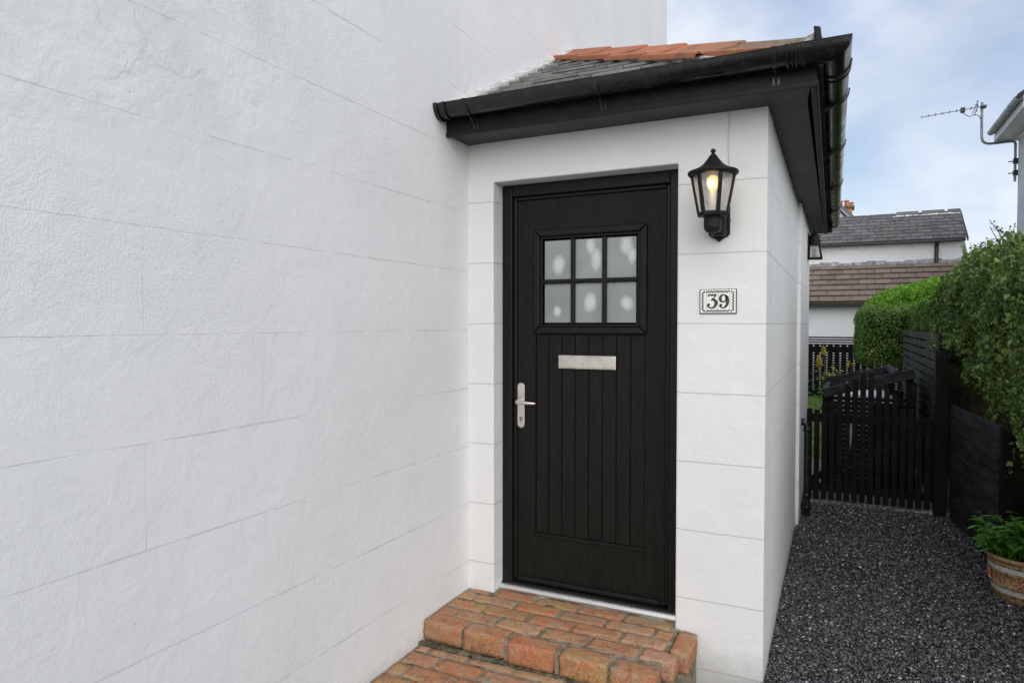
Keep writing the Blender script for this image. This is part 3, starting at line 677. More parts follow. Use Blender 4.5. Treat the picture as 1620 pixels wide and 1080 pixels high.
# leaf: front skin with grooved boards; built as bevelled slabs around the glazed opening
b = MB()
GX_0, GX_1, GZ_0, GZ_1 = -1.425, -.872, -.030, .462      # glass opening (leaf)
PX0, PX1, PZ0, PZ1 = -1.440, -.858, -1.108, -.052         # boarded area
yb = LY+.044
b.box(DX0, PX0, LY, yb, DZ0, DZ1); b.box(PX1, DX1, LY, yb, DZ0, DZ1)
b.box(PX0, PX1, LY, yb, GZ_1, DZ1); b.box(PX0, PX1, LY, yb, DZ0, PZ0)
b.box(PX0, GX_0, LY, yb, PZ1, GZ_1); b.box(GX_1, PX1, LY, yb, PZ1, GZ_1); b.box(GX_0, GX_1, LY, yb, PZ1, GZ_0)
bm = bmesh.new(); door_me = bpy.data.meshes.new('door'); 
door = b.build('door', 'door_paint', house)
bm.from_mesh(door.data); bmesh.ops.remove_doubles(bm, verts=bm.verts, dist=1e-5)
bm.to_mesh(door.data); bm.free()
b = MB()
nb = 8; pw = (PX1-PX0)/nb
for i in range(nb):
    x0 = PX0+pw*i+.0028; x1 = PX0+pw*(i+1)-.0028
    b.box(x0, x1, LY+.004, LY+.02, PZ0+.012, PZ1-.001)
b.build('boards', 'door_paint', door, .003, None, 2)
b = MB(); b.box(PX0, PX1, LY+.013, LY+.03, PZ0, PZ1); b.build('board_backing', 'frame_paint', door)
b = MB(); b.box(PX0-.004, PX1+.004, LY-.006, LY+.012, PZ0-.006, PZ0+.011); b.build('bottom_bead', 'door_paint', door, .004, None, 3)
b = MB(); b.box(DX0+.004, DX1-.02, LY-.022, LY-.0005, DZ0+.004, DZ0+.026); b.build('drip_bar', 'frame_paint', door, .006, None, 3)
# glazing cassette
b = MB()
c0, c1, d0, d1 = -1.449, -.849, -.052, .485
t = .036
for pl4 in ([(c0, d0), (c0+t, d0+t), (c0+t, d1-t), (c0, d1)], [(c1, d0), (c1, d1), (c1-t, d1-t), (c1-t, d0+t)], [(c0+.0008, d1), (c0+t+.0008, d1-t), (c1-t-.0008, d1-t), (c1-.0008, d1)], [(c0+.0008, d0), (c1-.0008, d0), (c1-t-.0008, d0+t), (c0+t+.0008, d0+t)]):
    b.prism(pl4, LY-.016, LY+.01, 'y')
gz = b.build('glazing_frame', 'frame_paint', door, .008, None, 3)
b = MB()
for x in (c0+t+.007, c1-t-.007): b.box(x-.006, x+.006, LY-.006, LY+.012, d0+t+.001, d1-t-.001)
for z in (d0+t+.007, d1-t-.007): b.box(c0+t+.014, c1-t-.014, LY-.0055, LY+.012, z-.006, z+.006)
b.build('glazing_gasket', 'frame_paint', gz, .003)
b = MB()
xa, xb_, za, zb_ = c0+t+.014, c1-t-.014, d0+t+.014, d1-t-.014
for x in (xa+(xb_-xa)/3, xa+(xb_-xa)*2/3): b.box(x-.0115, x+.0115, LY-.009, LY+.012, za, zb_)
b.box(xa, xb_, LY-.0084, LY+.0115, (za+zb_)/2-.0115, (za+zb_)/2+.0115)
b.build('glazing_bar', 'frame_paint', gz, .006, None, 3)
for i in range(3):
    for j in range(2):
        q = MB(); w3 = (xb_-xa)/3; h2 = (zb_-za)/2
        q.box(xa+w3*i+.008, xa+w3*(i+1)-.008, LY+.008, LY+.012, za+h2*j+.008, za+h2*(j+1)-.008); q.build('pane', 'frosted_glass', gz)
# letter plate
b = MB(); b.box(-1.308, -1.003, LY-.010, LY+.0035, -.229, -.160)
lp = b.build('letter_plate', 'brushed_steel', door, .003, None, 3)
b = MB(); b.box(-1.297, -1.014, LY-.015, LY-.0102, -.223, -.166)
b.build('letter_flap', 'brushed_steel', door, .004, None, 3)
# handle
b = MB(); b.prism([(-1.520+.021*math.cos(a), (.098 if math.sin(a) > 0 else -.098)+.021*math.sin(a)-.430) for a in [math.pi*2*i/32+.001 for i in range(32)]], LY-.010, LY-.0005, 'y')
hd = b.build('door_handle', 'brushed_steel', door, .002, None, 2)
b = MB(); b.lathe([(.011, 0), (.011, 1)], (0,0,0), 20)
b.v = [(x-1.520, LY-.01-z*.045, y-.408) for x, y, z in b.v]; b.tube([(-1.527, LY-.048, -.408), (-1.50, LY-.052, -.408), (-1.46, LY-.055, -.411), (-1.432, LY-.048, -.413), (-1.426, LY-.04, -.413)], [.0095, .0095, .009, .0085, .007], 14)
b.build('lever', 'brushed_steel', hd, 0, 50)
b = MB(); b.lathe([(.0085, 0), (.0085, 1)], (0,0,0), 18); b.v = [(x-1.520, LY-.011-z*.005, y-.497) for x, y, z in b.v]; b.box(-1.5225, -1.5175, LY-.0155, LY-.0105, -.518, -.500)
b.build('lock_cylinder', 'galvanised', hd, 0, 40)
# aluminium threshold with ribs
b = MB(); b.box(OX0+.002, OX1-.002, DY-.035, DY+.10, FB-.008, FB+.006); b.box(OX0+.002, OX1-.002, DY-.050, DY-.0355, FB-.018, FB-.004)
th = b.build('threshold', 'aluminium', house, .002)
b = MB(); x = OX0+.02
while x < OX1-.02: b.box(x, x+.006, DY-.030, DY+.022, FB+.0062, FB+.010); x += .0125
b.build('tread_ribs', 'aluminium', th, .001)
b = MB(); b.box(OX0-.0, OX1+.0, DY-.045, DY+.1, FB-.06, FB-.0182); b.build('sill_packer', 'frame_paint', house)

# ================================================================== BRICK STEPS
steps = thing('brick_steps', 'weathered orange brick steps below the black front door', 'steps', (-1.2, 2.8, G))
def brick(b, x0, x1, y0, y1, z0, z1, seed, rough=1.0, rot=0):
    nx, ny, nz = max(3, int((x1-x0)/.016)), max(3, int((y1-y0)/.016)), max(3, int((z1-z0)/.016))
    cx, cy, cz = (x0+x1)/2, (y0+y1)/2, (z0+z1)/2; hx, hy, hz = (x1-x0)/2, (y1-y0)/2, (z1-z0)/2; r = .0045*rough+.0025
    idx = {}; vs = []; fs = []
    def vid(i, j, k):
        key = (i, j, k)
        if key not in idx:
            p = Vector((-hx+2*hx*i/nx, -hy+2*hy*j/ny, -hz+2*hz*k/nz))
            q = Vector((max(-hx+r, min(hx-r, p.x)), max(-hy+r, min(hy-r, p.y)), max(-hz+r, min(hz-r, p.z))))
            d_ = p-q
            if d_.length > 1e-6: p = q + d_.normalized()*min(d_.length, r)
            w_ = Vector((p.x+cx, p.y+cy, p.z+cz)); s1 = seed*3.7
            nv = Vector((mnoise.noise(w_*26+Vector((s1,0,0))), mnoise.noise(w_*26+Vector((0,s1,9))), mnoise.noise(w_*26+Vector((5,0,s1)))))
            nv2 = Vector((mnoise.noise(w_*75+Vector((s1,0,0))), mnoise.noise(w_*75+Vector((0,s1,9))), mnoise.noise(w_*75+Vector((5,0,s1)))))
            p = p + nv*.0034*rough + nv2*.0034*rough
            c_, s_ = math.cos(rot), math.sin(rot)
            vs.append((cx+p.x*c_-p.y*s_, cy+p.x*s_+p.y*c_, cz+p.z)); idx[key] = len(vs)-1
        return idx[key]
    for i in range(nx):
        for j in range(ny):
            fs.append((vid(i,j,0), vid(i,j+1,0), vid(i+1,j+1,0), vid(i+1,j,0))); fs.append((vid(i,j,nz), vid(i+1,j,nz), vid(i+1,j+1,nz), vid(i,j+1,nz)))
    for i in range(nx):
        for k in range(nz):
            fs.append((vid(i,0,k), vid(i+1,0,k), vid(i+1,0,k+1), vid(i,0,k+1))); fs.append((vid(i,ny,k), vid(i,ny,k+1), vid(i+1,ny,k+1), vid(i+1,ny,k)))
    for j in range(ny):
        for k in range(nz):
            fs.append((vid(0,j,k), vid(0,j,k+1), vid(0,j+1,k+1), vid(0,j+1,k))); fs.append((vid(nx,j,k), vid(nx,j+1,k), vid(nx,j+1,k+1), vid(nx,j,k+1)))
    b.add(vs, fs)
UZ = -1.397
b = MB(); sd_ = 1
def put(x0, x1, y0, y1, zt_, hgt=.085, rough=1.0, rot=0, tint=None, t2=None):
    global sd_
    b.cur = random.random()*.95 if tint is None else tint; b.cur2 = random.random() if t2 is None else t2
    g_ = .0065
    brick(b, x0+g_+random.uniform(-.003, .004), x1-g_+random.uniform(-.004, .003), y0+g_*.8+random.uniform(-.002, .003), y1-g_*.8+random.uniform(-.003, .002), zt_-hgt, zt_+random.uniform(-.003, .003), sd_, rough, rot); sd_ += 1
# row 0: front edge
for (x0, x1, y0, tt, t2) in ((-1.768, -1.545, 2.665, .05, .6), (-1.545, -1.322, 2.650, .15, .5), (-1.318, -1.080, 2.635, .30, .25), (-1.070, -.845, 2.628, .12, .8), (-.843, -.640, 2.622, .08, .5)):
    put(x0, x1, y0, y0+.115, UZ, .092, 1.25, 0, tt, t2)
rows = [(2.760, 2.865, [-1.765, -1.66, -1.44, -1.21, -.985, -.76, -.60]), (2.868, 2.970, [-1.765, -1.56, -1.33, -1.10, -.87, -.66]), (2.973, 3.072, [-1.765, -1.67, -1.44, -1.21, -.98, -.75, -.66])]
for (y0, y1, xs) in rows:
    for i in range(len(xs)-1): put(xs[i]+random.uniform(-.003, .003), xs[i+1], y0, y1, UZ+.002, .085, .9, random.uniform(-.012, .012), None, .95 if xs[i] < -1.5 else None)
put(-.655, -.560, 2.870, 3.085, UZ, .092, 1.2, 0, .22, .5)
put(-.662, -.600, 3.075, 3.115, UZ-.008, .07, 1.0)
for (y0, y1, xs) in ((3.076, 3.168, [-1.60, -1.38, -1.15, -.92, -.69]), (3.170, 3.205, [-1.615, -1.50, -1.27, -1.04, -.81, -.685])):
    for i in range(len(xs)-1): put(xs[i], xs[i+1], y0, y1, UZ, .08, .8)
put(-1.765, -1.625, 3.075, 3.117, UZ, .07, .7, 0, .02, .9)
up_ = b.build('upper_step', 'brick', steps, 0, 180)
b = MB()
def mslab(b, x0, x1, y0, y1, z0, z1, seed=0, nx=40, ny=24):
    vs = []; 
    for j in range(ny+1):
        for i in range(nx+1):
            x = x0+(x1-x0)*i/nx; y = y0+(y1-y0)*j/ny
            vs.append((x, y, z1+.006*fbm((x, y, seed), 15, seed)))
    o = len(vs)
    fs = [(j*(nx+1)+i, j*(nx+1)+i+1, (j+1)*(nx+1)+i+1, (j+1)*(nx+1)+i) for j in range(ny) for i in range(nx)]
    ring = [i for i in range(nx+1)] + [j*(nx+1)+nx for j in range(1, ny+1)] + [ny*(nx+1)+i for i in range(nx-1, -1, -1)] + [j*(nx+1) for j in range(ny-1, 0, -1)]
    vs += [(vs[r][0], vs[r][1], z0) for r in ring]
    n_ = len(ring); fs += [(ring[k], ring[(k+1) % n_], o+(k+1) % n_, o+k) for k in range(n_)]
    b.add(vs, fs)
mslab(b, -1.768, -.655, 2.695, 3.216, -1.55, UZ-.005, 3, 110, 56); mslab(b, -.6545, -.580, 2.88, 3.118, G-.10, UZ-.012, 5, 8, 20)
for (xj, yj) in ((-1.545, 2.668), (-1.320, 2.655), (-1.075, 2.642), (-.844, 2.636)):
    for q in range(5): b.box(xj-.010, xj+.010, yj+.004+random.uniform(0, .006), 2.76, -1.488+q*.0172, -1.488+q*.0172+.0171-(.004 if q == 4 else 0))
b.build('bed_mortar', 'mortar', up_)
b = MB()
LZ = -1.500
rows = []
y1 = 2.650
k = 0
pat = [[-1.79, -1.69, -1.49, -1.26, -1.03, -.80, -.57], [-1.80, -1.60, -1.375, -1.145, -.915, -.685, -.57], [-1.79, -1.68, -1.45, -1.22, -.99, -.76, -.57], [-1.80, -1.57, -1.34, -1.11, -.88, -.65, -.57], [-1.79, -1.67, -1.44, -1.21, -.98, -.75, -.57], [-1.8, -1.56, -1.33, -1.1, -.87, -.65, -.57]]
dep = [.062, .108, .108, .108, .108, .108]
for r_ in range(6):
    y0 = y1-dep[r_]; xs = pat[r_]
    for i in range(len(xs)-1):
        x0 = max(xs[i], -1.767)
        if xs[i+1]-x0 > .03: put(x0, xs[i+1], y0, y1, LZ+.001, .08, .85, random.uniform(-.01, .01))
    y1 = y0-.004
lo_ = b.build('lower_step', 'brick', steps, 0, 180)
b = MB(); mslab(b, -1.768, -.585, 2.02, 2.70, G-.10, LZ-.005, 8, 110, 64); b.build('bed_mortar', 'mortar', lo_)
b = MB()
pts = []
for i in range(41):   # ragged mortar haunch where the steps meet the wall and riser
    pass
for i in range(60):
    x = -1.76 + 1.1*i/59; b.beam((x-.014, 2.652, LZ+.001), (x+.014, 2.652, LZ+.001), .020+random.uniform(0, .012), .012+random.uniform(0, .008))
b.build('joint_mortar', 'mossy_mortar', lo_, .003)

# ================================================================== WALL LANTERNS
t_ = thing('wall_lantern', 'black carriage lantern with a lit yellow bulb beside the front door', 'lantern', (-.493, YF, .366))
LX = -.493; LZ0 = .433; ax = YF-.178
b = MB()
pl = [(-.030, .090), (-.020, .101), (0, .105), (.020, .101), (.030, .090), (.046, .080), (.046, -.040), (.036, -.050), (.016, -.058), (0, -.073), (-.016, -.058), (-.036, -.050), (-.046, -.040), (-.046, .080)]
b.prism([(LX+x, LZ0+z) for x, z in pl], YF-.014, YF-.001, 'y'); pt = b.build('wall_plate', 'cast_iron_paint', t_, .003, None, 3)
b = MB(); b.box(LX-.034, LX+.034, YF-.075, YF-.0145, LZ0-.050, LZ0+.045)
b.lathe([(.010, -.056), (.030, -.046), (.036, -.030), (.037, .005), (.033, .015), (.038, .022), (.046, .030)], (LX, ax, LZ0), 14)
b.box(LX-.024, LX+.024, ax+.02, YF-.07, LZ0-.040, LZ0+.008)
b.build('bracket', 'cast_iron_paint', t_, .007, None, 3)
for sx in (-1, 1):
    q = MB(); q.lathe([(.004, 0), (.0065, .001), (.0065, .006)], (0, 0, 0), 8); q.v = [(LX+sx*(.0465)+sx*z, YF-.03+x, LZ0+.02+y) for x, y, z in q.v]
    q.build('screw', 'galvanised', pt)
z0, z1 = LZ0+.026, LZ0+.196; r0, r1 = .058, .089; n = 6; ph = 0.0
b = MB(); b.lathe([(r0-.02, z0-.010), (r0+.003, z0-.010), (r0+.006, z0-.002), (r0+.003, z0+.009), (r0-.012, z0+.009)], (LX, ax, 0), 6, ph)
b.build('base_ring', 'cast_iron_paint', t_, .002)
b = MB()
for k in range(n):
    a = ph+2*math.pi*k/n
    b.beam((LX+r0*math.cos(a), ax+r0*math.sin(a), z0), (LX+r1*math.cos(a), ax+r1*math.sin(a), z1), .0165, .010, (math.cos(a), math.sin(a), 0))
b.build('cage_bars', 'cast_iron_paint', t_, .002)
b = MB()
for k in range(n):
    a = ph+2*math.pi*k/n; a2 = ph+2*math.pi*(k+1)/n
    q0, q1 = r0-.004, r1-.005
    P = [(LX+q0*math.cos(a), ax+q0*math.sin(a), z0+.006), (LX+q0*math.cos(a2), ax+q0*math.sin(a2), z0+.006), (LX+q1*math.cos(a2), ax+q1*math.sin(a2), z1-.004), (LX+q1*math.cos(a), ax+q1*math.sin(a), z1-.004)]
    b.add(P, [(0,1,2,3)])
b.build('glass', 'lamp_glass', t_, fixn=False)
b = MB()
b.lathe([(r1-.010, z1-.010), (r1+.010, z1-.008), (r1+.014, z1-.003), (r1+.014, z1+.005), (r1+.008, z1+.009), (r1-.010, z1+.014), (r1-.032, z1+.026), (.041, z1+.038), (.028, z1+.054), (.017, z1+.070), (.009, z1+.080), (.0055, z1+.082), (.006, z1+.084), (.0095, z1+.088), (.0105, z1+.093), (.009, z1+.098), (.003, z1+.102)], (LX, ax, 0), 40)
b.build('roof_cap', 'cast_iron_paint', t_, 0, 50)
b = MB(); b.lathe([(.014, z0), (.014, z0+.098), (.011, z0+.100)], (LX, ax, 0), 16); b.build('lamp_holder', 'candle_tube', t_, 0, 50)
b = MB(); b.lathe([(.010, z0+.100), (.020, z0+.108), (.025, z0+.130), (.023, z0+.150), (.010, z0+.163)], (LX, ax, 0), 18); b.build('bulb', 'bulb_glow', t_, 0, 60)
ld = bpy.data.lights.new('lantern_light', 'POINT'); ld.energy = .2; ld.color = (1, .66, .3); ld.shadow_soft_size = .02
lo = bpy.data.objects.new('lantern_light', ld); C.objects.link(lo); lo.location = (LX, ax-.045, z0+.12)
t_ = thing('side_lantern', 'small unlit black lantern with clear box glass high on the porch side wall', 'lantern', (-.300, 6.95, .62))
b = MB(); b.box(-.302, -.285, 6.90, 7.0, .60, .84); b.build('wall_plate', 'cast_iron_paint', t_, .003)
b = MB(); b.lathe([(.050, .735), (.052, .775), (.044, .815), (.030, .838), (.012, .848), (.010, .866), (.002, .872)], (-.240, 6.95, 0), 12); b.build('roof_cap', 'cast_iron_paint', t_, .002)
b = MB(); b.add([(-.284, 6.90, .735), (-.200, 6.90, .735), (-.200, 7.0, .735), (-.284, 7.0, .735), (-.284, 6.89, .615), (-.178, 6.89, .615), (-.178, 7.01, .615), (-.284, 7.01, .615)], [(0,1,5,4),(1,2,6,5),(2,3,7,6)]); b.build('glass', 'lamp_glass', t_, fixn=False)
b = MB()
for (p, q) in (((-.200, 6.90, .735), (-.178, 6.89, .615)), ((-.200, 7.0, .735), (-.178, 7.01, .615)), ((-.280, 6.90, .735), (-.280, 6.89, .615))): b.beam(p, q, .012, .012)
b.box(-.284, -.170, 6.882, 7.018, .600, .6145); b.box(-.284, -.194, 6.892, 7.008, .722, .7345); b.build('cage_bars', 'cast_iron_paint', t_)
b = MB(); b.box(-.262, -.222, 6.93, 6.97, .615, .70); b.build('lamp_holder', 'cast_iron_paint', t_, .01)
b = MB(); b.tube([(-.462, YF-.003, .93), (-.456, YF-.003, .90), (-.458, YF-.003, .82), (-.454, YF-.003, .70), (-.458, YF-.003, .55)], .0024, 6)
tag(b.build('lamp_cable', 'cable_white', None, 0, 60), 'thin white cable running up the wall above the lantern', 'cable')

# ================================================================== HOUSE NUMBER
num = thing('house_number_sign', 'ceramic tile sign reading 39 with a dark green leafy border', 'house number', (-.4965, YF, .0995))
x0s, z0s = -.573, .047; W_, H_ = .153, .105
tw = [(.0, .026), (.026, .0765), (.0765, .127), (.127, .153)]
for (a, c_) in tw:
    b = MB(); b.box(x0s+a+.0006, x0s+c_-.0006, YF-.009, YF-.001, z0s+.001, z0s+H_-.001); b.build('tile', 'tile_glaze', num, .0012)
b = MB(); b.box(x0s-.003, x0s+W_+.003, YF-.0045, YF-.0005, z0s-.003, z0s+H_+.0015); b.build('backing', 'fascia_board', num)
def spline(pts, n=8):
    out = []
    for i in range(len(pts)-1):
        p0 = pts[max(i-1, 0)]; p1 = pts[i]; p2 = pts[i+1]; p3 = pts[min(i+2, len(pts)-1)]
        for k in range(n):
            t = k/n; out.append(tuple(.5*((2*p1[j]) + (-p0[j]+p2[j])*t + (2*p0[j]-5*p1[j]+4*p2[j]-p3[j])*t*t + (-p0[j]+3*p1[j]-3*p2[j]+p3[j])*t**3) for j in range(len(p1))))
    out.append(tuple(pts[-1])); return out
TH = YF-.0098
def disc(b, x, z, r, sq=1):
    n = 16; b.prism([(x+r*math.cos(2*math.pi*k/n), z+r*sq*math.sin(2*math.pi*k/n)) for k in range(n)], TH, TH+.0012, 'y')
def stroke(b, pts):
    s_ = spline(pts); b.ribbon([(p[0], p[1]) for p in s_], [p[2] for p in s_], 'xz', TH, .0012)
U = .0315  # half height of digits
def dig(cx, cz, P): return [(cx+x*U, cz+z*U, w_*U) for x, z, w_ in P]
cz = z0s+.0525
cx = x0s+.0513
b = MB()   # 3, flat-topped with a ball terminal
stroke(b, dig(cx, cz, [(-.52, .62, .10), (-.50, .86, .16), (-.40, .90, .22), (0, .88, .26), (.50, .90, .26), (.60, .88, .14)]))
stroke(b, dig(cx, cz, [(.58, .88, .12), (.30, .52, .18), (.0, .22, .22), (-.12, .14, .12)]))
stroke(b, dig(cx, cz, [(-.14, .16, .10), (.12, .22, .24), (.42, .10, .42), (.56, -.28, .46), (.36, -.74, .36), (-.02, -.93, .20), (-.38, -.84, .22), (-.56, -.60, .24), (-.52, -.42, .2)]))
disc(b, cx-.44*U, cz-.46*U, .20*U)
b.build('numeral_three', 'green_glaze', num)
cx = x0s+.1018
b = MB()   # 9
stroke(b, dig(cx, cz, [(.02, .90, .16), (-.30, .80, .32), (-.48, .42, .40), (-.36, .04, .34), (-.02, -.10, .18), (.26, .08, .24), (.36, .42, .30), (.26, .78, .26), (.02, .90, .16)]))
stroke(b, dig(cx, cz, [(.20, .80, .16), (.46, .58, .34), (.54, .10, .42), (.44, -.46, .40), (.14, -.84, .26), (-.20, -.92, .18), (-.48, -.70, .22), (-.50, -.52, .2)]))
disc(b, cx-.38*U, cz-.54*U, .20*U)
b.build('numeral_nine', 'green_glaze', num)
b = MB()
def garland(p, q, n):
    L_ = math.hypot(q[0]-p[0], q[1]-p[1]); dx, dz = (q[0]-p[0])/L_, (q[1]-p[1])/L_
    n = max(2, round(L_/.0066)); pts = []
    for i in range(n+1):
        s_ = .0021 if i % 2 else -.0021; x = p[0]+dx*L_*i/n-dz*s_; z = p[1]+dz*L_*i/n+dx*s_; pts.append((x, z)); disc(b, x, z, .0034)
    b.ribbon(pts, [.0024]*len(pts), 'xz', TH, .0012)
xl, xr, zl, zr = x0s+.011, x0s+W_-.011, z0s+.010, z0s+H_-.010
garland((xl, zl+.004), (xl, zr-.004), 4); garland((xr, zl+.004), (xr, zr-.004), 4)
for za_ in (zl, zr):
    garland((x0s+.030, za_), (x0s+.0735, za_), 2); garland((x0s+.080, za_), (x0s+.123, za_), 2)
for xx in (xl+.007, xr-.007):
    for zz in (zl, zr): disc(b, xx, zz, .0040)
b.build('leaf_border', 'green_border_glaze', num)

# ================================================================== GATE, FENCES, BIN STORE
gate = thing('picket_gate', 'black picket gate with an arched top closing the gravel path', 'gate', (.22, 6.6, G))
tops = [-.756, -.756, -.70, -.70, -.59, -.53, -.48, -.42, -.42, -.53, -.555, -.60, -.72, -.72, -.79, -.79]
for i, zt_ in enumerate(tops):
    b = MB(); x = -.252+i*.0605; b.box(x-.022, x+.022, 6.60+random.uniform(-.002, .002), 6.618, -1.555, zt_+random.uniform(-.006, .006)); b.build('picket', 'black_timber', gate, .003)
for z in (-.835, -1.455):
    b = MB(); b.box(-.274, .690, 6.6185, 6.660, z-.035, z+.035); b.build('rail', 'black_timber', gate, .003)
b = MB(); b.beam((-.25, 6.64, -1.40), (.66, 6.64, -.88), .03, .055); b.build('brace', 'black_timber', gate)
post = MB(); post.box(.700, .792, 6.56, 6.65, G-.05, -.22); tag(post.build('gate_post', 'black_timber', None, .004), 'tall black timber post at the right end of the picket gate', 'post')
fen = thing('slatted_fence', 'tall black horizontal slat fence behind the gate under the hedge', 'fence', (.74, 8.5, G))
z = -.085; i = 0
while z > G+.05:
    for (ya, yb2) in ((6.72, 8.45), (8.455, 10.4)):
        b = MB(); b.box(.728+random.uniform(-.003, .003), .748, ya, yb2, z-.066, z); b.build('slat', 'grey_black_timber', fen, .003)
    z -= .083; i += 1
for y in (6.95, 8.45, 10.3):
    b = MB(); b.box(.7485, .80, y-.035, y+.035, G, -.1); b.build('fence_post', 'black_timber', fen)
low = thing('board_fence', 'low black board fence in front of the ivy, right of the gate post', 'fence', (.85, 5.9, G))
z = -.655; i = 0
while z > G+.02:
    for (ya, yb2) in (((6.54, 5.95), (5.947, 5.26)) if i % 2 else ((6.54, 5.62), (5.617, 5.26))):
        b = MB(); xa2 = .80+(6.6-ya)*.075; xb2 = .80+(6.6-yb2)*.075
        o1 = random.uniform(-.004, .004)+.0
        b.add([(xa2+o1, ya, z-.094), (xb2+o1, yb2, z-.094), (xb2+o1+.022, yb2, z-.094), (xa2+o1+.022, ya, z-.094), (xa2+o1+.006, ya, z), (xb2+o1+.006, yb2, z), (xb2+o1+.022, yb2, z), (xa2+o1+.022, ya, z)], [(0,1,2,3),(4,7,6,5),(0,4,5,1),(1,5,6,2),(2,6,7,3),(3,7,4,0)])
        b.build('board', 'grey_black_timber', low, .003)
    z -= .100; i += 1
b = MB(); b.box(.915, .985, 5.18, 5.25, G-.05, -.68); b.build('fence_post', 'black_timber', low, .004)
mw = MB(); mw.prism([(1.28, 3.0), (1.28, 6.2), (1.0, 6.9), (1.02, 13.0), (1.6, 13.0), (1.6, 3.0)], G-.1, -.36, 'z'); tag(mw.build('garden_wall', 'mossy_wall', None, .02), 'brown mossy garden wall showing beneath the ivy hedge', 'wall')
binst = thing('bin_store', 'open black timber bin store with a sloping top behind the gate', 'bin store', (.2, 7.8, G))
b = MB(); b.beam((-.16, 7.28, -.675), (.61, 7.28, -.458), .045, .09); b.build('top_beam', 'grey_black_timber', binst, .004)
b = MB(); b.beam((-.16, 8.32, -.64), (.50, 8.32, -.485), .045, .09); b.build('top_beam', 'grey_black_timber', binst, .004)
b = MB(); b.beam((.47, 7.30, -.47), (.45, 8.34, -.47), .04, .06); b.build('top_beam', 'grey_black_timber', binst, .004)
b = MB(); b.beam((-.14, 7.30, -.66), (-.12, 8.34, -.66), .04, .05); b.build('top_beam', 'grey_black_timber', binst, .004)
for (x, y, zt_) in ((-.135, 7.34, -.70), (.575, 7.34, -.50), (-.10, 8.27, -.67), (.47, 8.27, -.52)):
    b = MB(); b.box(x-.03, x+.03, y-.03, y+.03, G, zt_); b.build('post', 'black_timber', binst, .003)
z = -.705
b = MB(); b.box(-.10, .60, 8.345, 8.36, G, -.72); b.build('added_back_panel', 'black_timber', binst)  # added boards that darken the gaps seen through the gate
b = MB(); b.box(.615, .63, 7.30, 8.34, G, -.55); b.build('added_side_panel', 'black_timber', binst)  # likewise added, darkens the right-hand gaps
b = MB(); b.box(.26, .60, 7.325, 7.335, G, -.76); b.build('door_panel', 'black_timber', binst)
while z > G+.05:
    b = MB(); b.box(-.13, .60, 7.300, 7.318, z-.032, z); b.build('front_slat', 'black_timber', binst)
    b = MB(); b.box(-.155, -.137, 7.33, 8.30, z-.036, z); b.build('side_slat', 'black_timber', binst); z -= .046
b = MB(); b.box(-.04, -.01, 7.24, 7.262, -1.42, -.72)
b.v = [(x+ (z_+1.42)*.13+.065, y, z_) for x, y, z_ in b.v]; b.v = [(x-.0, y, z_) for x, y, z_ in b.v]
tag(b.build('wooden_stake', 'pale_timber', None, .002), 'pale bare wooden stake leaning behind the gate pickets', 'stake')
sb = thing('storage_box', 'pale storage box with a blue stripe inside the bin store', 'box', (.25, 7.85, G))
b = MB(); b.prism([(-.02, G+.02), (.42, G+.02), (.46, -.80), (-.05, -.80)], 7.60, 8.1, 'y'); b.build('body', 'box_white', sb, .02)
b = MB(); b.prism([(-.07, -.795), (.48, -.795), (.48, -.76), (.43, -.70), (-.02, -.70), (-.07, -.76)], 7.57, 8.13, 'y'); b.build('lid', 'box_white', sb, .01)
b = MB(); b.box(.10, .34, 7.56, 7.569, -.785, -.765); b.build('badge', 'box_blue', sb)
# trellis
tr = thing('slatted_trellis', 'black slatted trellis screen in front of the white garage wall', 'fence', (0, 16.1, G))
z = -.278; i = 0
while z > G+.03:
    b = MB(); b.box(-1.6, 1.6, 16.10, 16.12, z-.032, z); b.build('slat', 'black_timber', tr); z -= .0515; i += 1
x = -1.58
while x < 1.6:
    b = MB(); b.box(x, x+.096, 16.1215, 16.135, G, -.43); b.build('upright', 'black_timber', tr); x += .131
for z in (-.275, -.55, -1.5):
    b = MB(); b.box(-1.6, 1.6, 16.136, 16.16, z-.09 if z > -.3 else z-.05, z+.0 if z > -.3 else z+.05)
    if z < -.3: b.build('rail', 'black_timber', tr)

# ================================================================== BUILDINGS BEHIND
def rect(b, *a): b.box(*a)
gar = thing('garage', 'low white garage with a brown tiled roof behind the trellis', 'garage', (0, 17.5, G))
b = MB(); b.box(-5, 2.48, 17.0, 18.70, G-.1, .47); b.build('wall', 'far_white', gar)
b = MB(); b.box(-5.1, 2.56, 16.70, 16.80, .385, .455); b.build('gutter', 'dark_trim', gar, .02)
b = MB(); b.box(-5.1, 2.54, 16.801, 16.999, .42, .46); b.build('soffit', 'dark_trim', gar)
b = MB(); 
y = 16.66; k = 0; S2 = .466
b.add([(-5.1, 16.68, .455), (2.56, 16.68, .455), (2.56, 18.74, .455+S2*2.06), (-5.1, 18.74, .455+S2*2.06)], [(0,1,2,3)])
gr_ = b.build('roof', 'brown_tile', gar)
b = MB()
for k in range(7):
    y = 16.67+k*.295; z = .502+S2*(y-16.67); x = -5.1-(.165 if k % 2 else 0)
    while x < 2.56:
        xa, xb = max(x, -5.1), min(x+.325, 2.57)
        if xb-xa > .03:
            b.cur = random.random(); y2 = min(y+.33, 18.745); z2 = .465+S2*(y2-16.67)-.012; j = random.uniform(-.004, .004)
            b.add([(xa+.003, y+j, z), (xb-.003, y+j, z), (xb-.003, y2, z2), (xa+.003, y2, z2), (xa+.003, y+j, z+.022), (xb-.003, y+j, z+.022), (xb-.003, y2, z2+.02), (xa+.003, y2, z2+.02)], [(0,3,2,1),(4,5,6,7),(0,1,5,4),(1,2,6,5),(2,3,7,6),(3,0,4,7)])
        x += .33
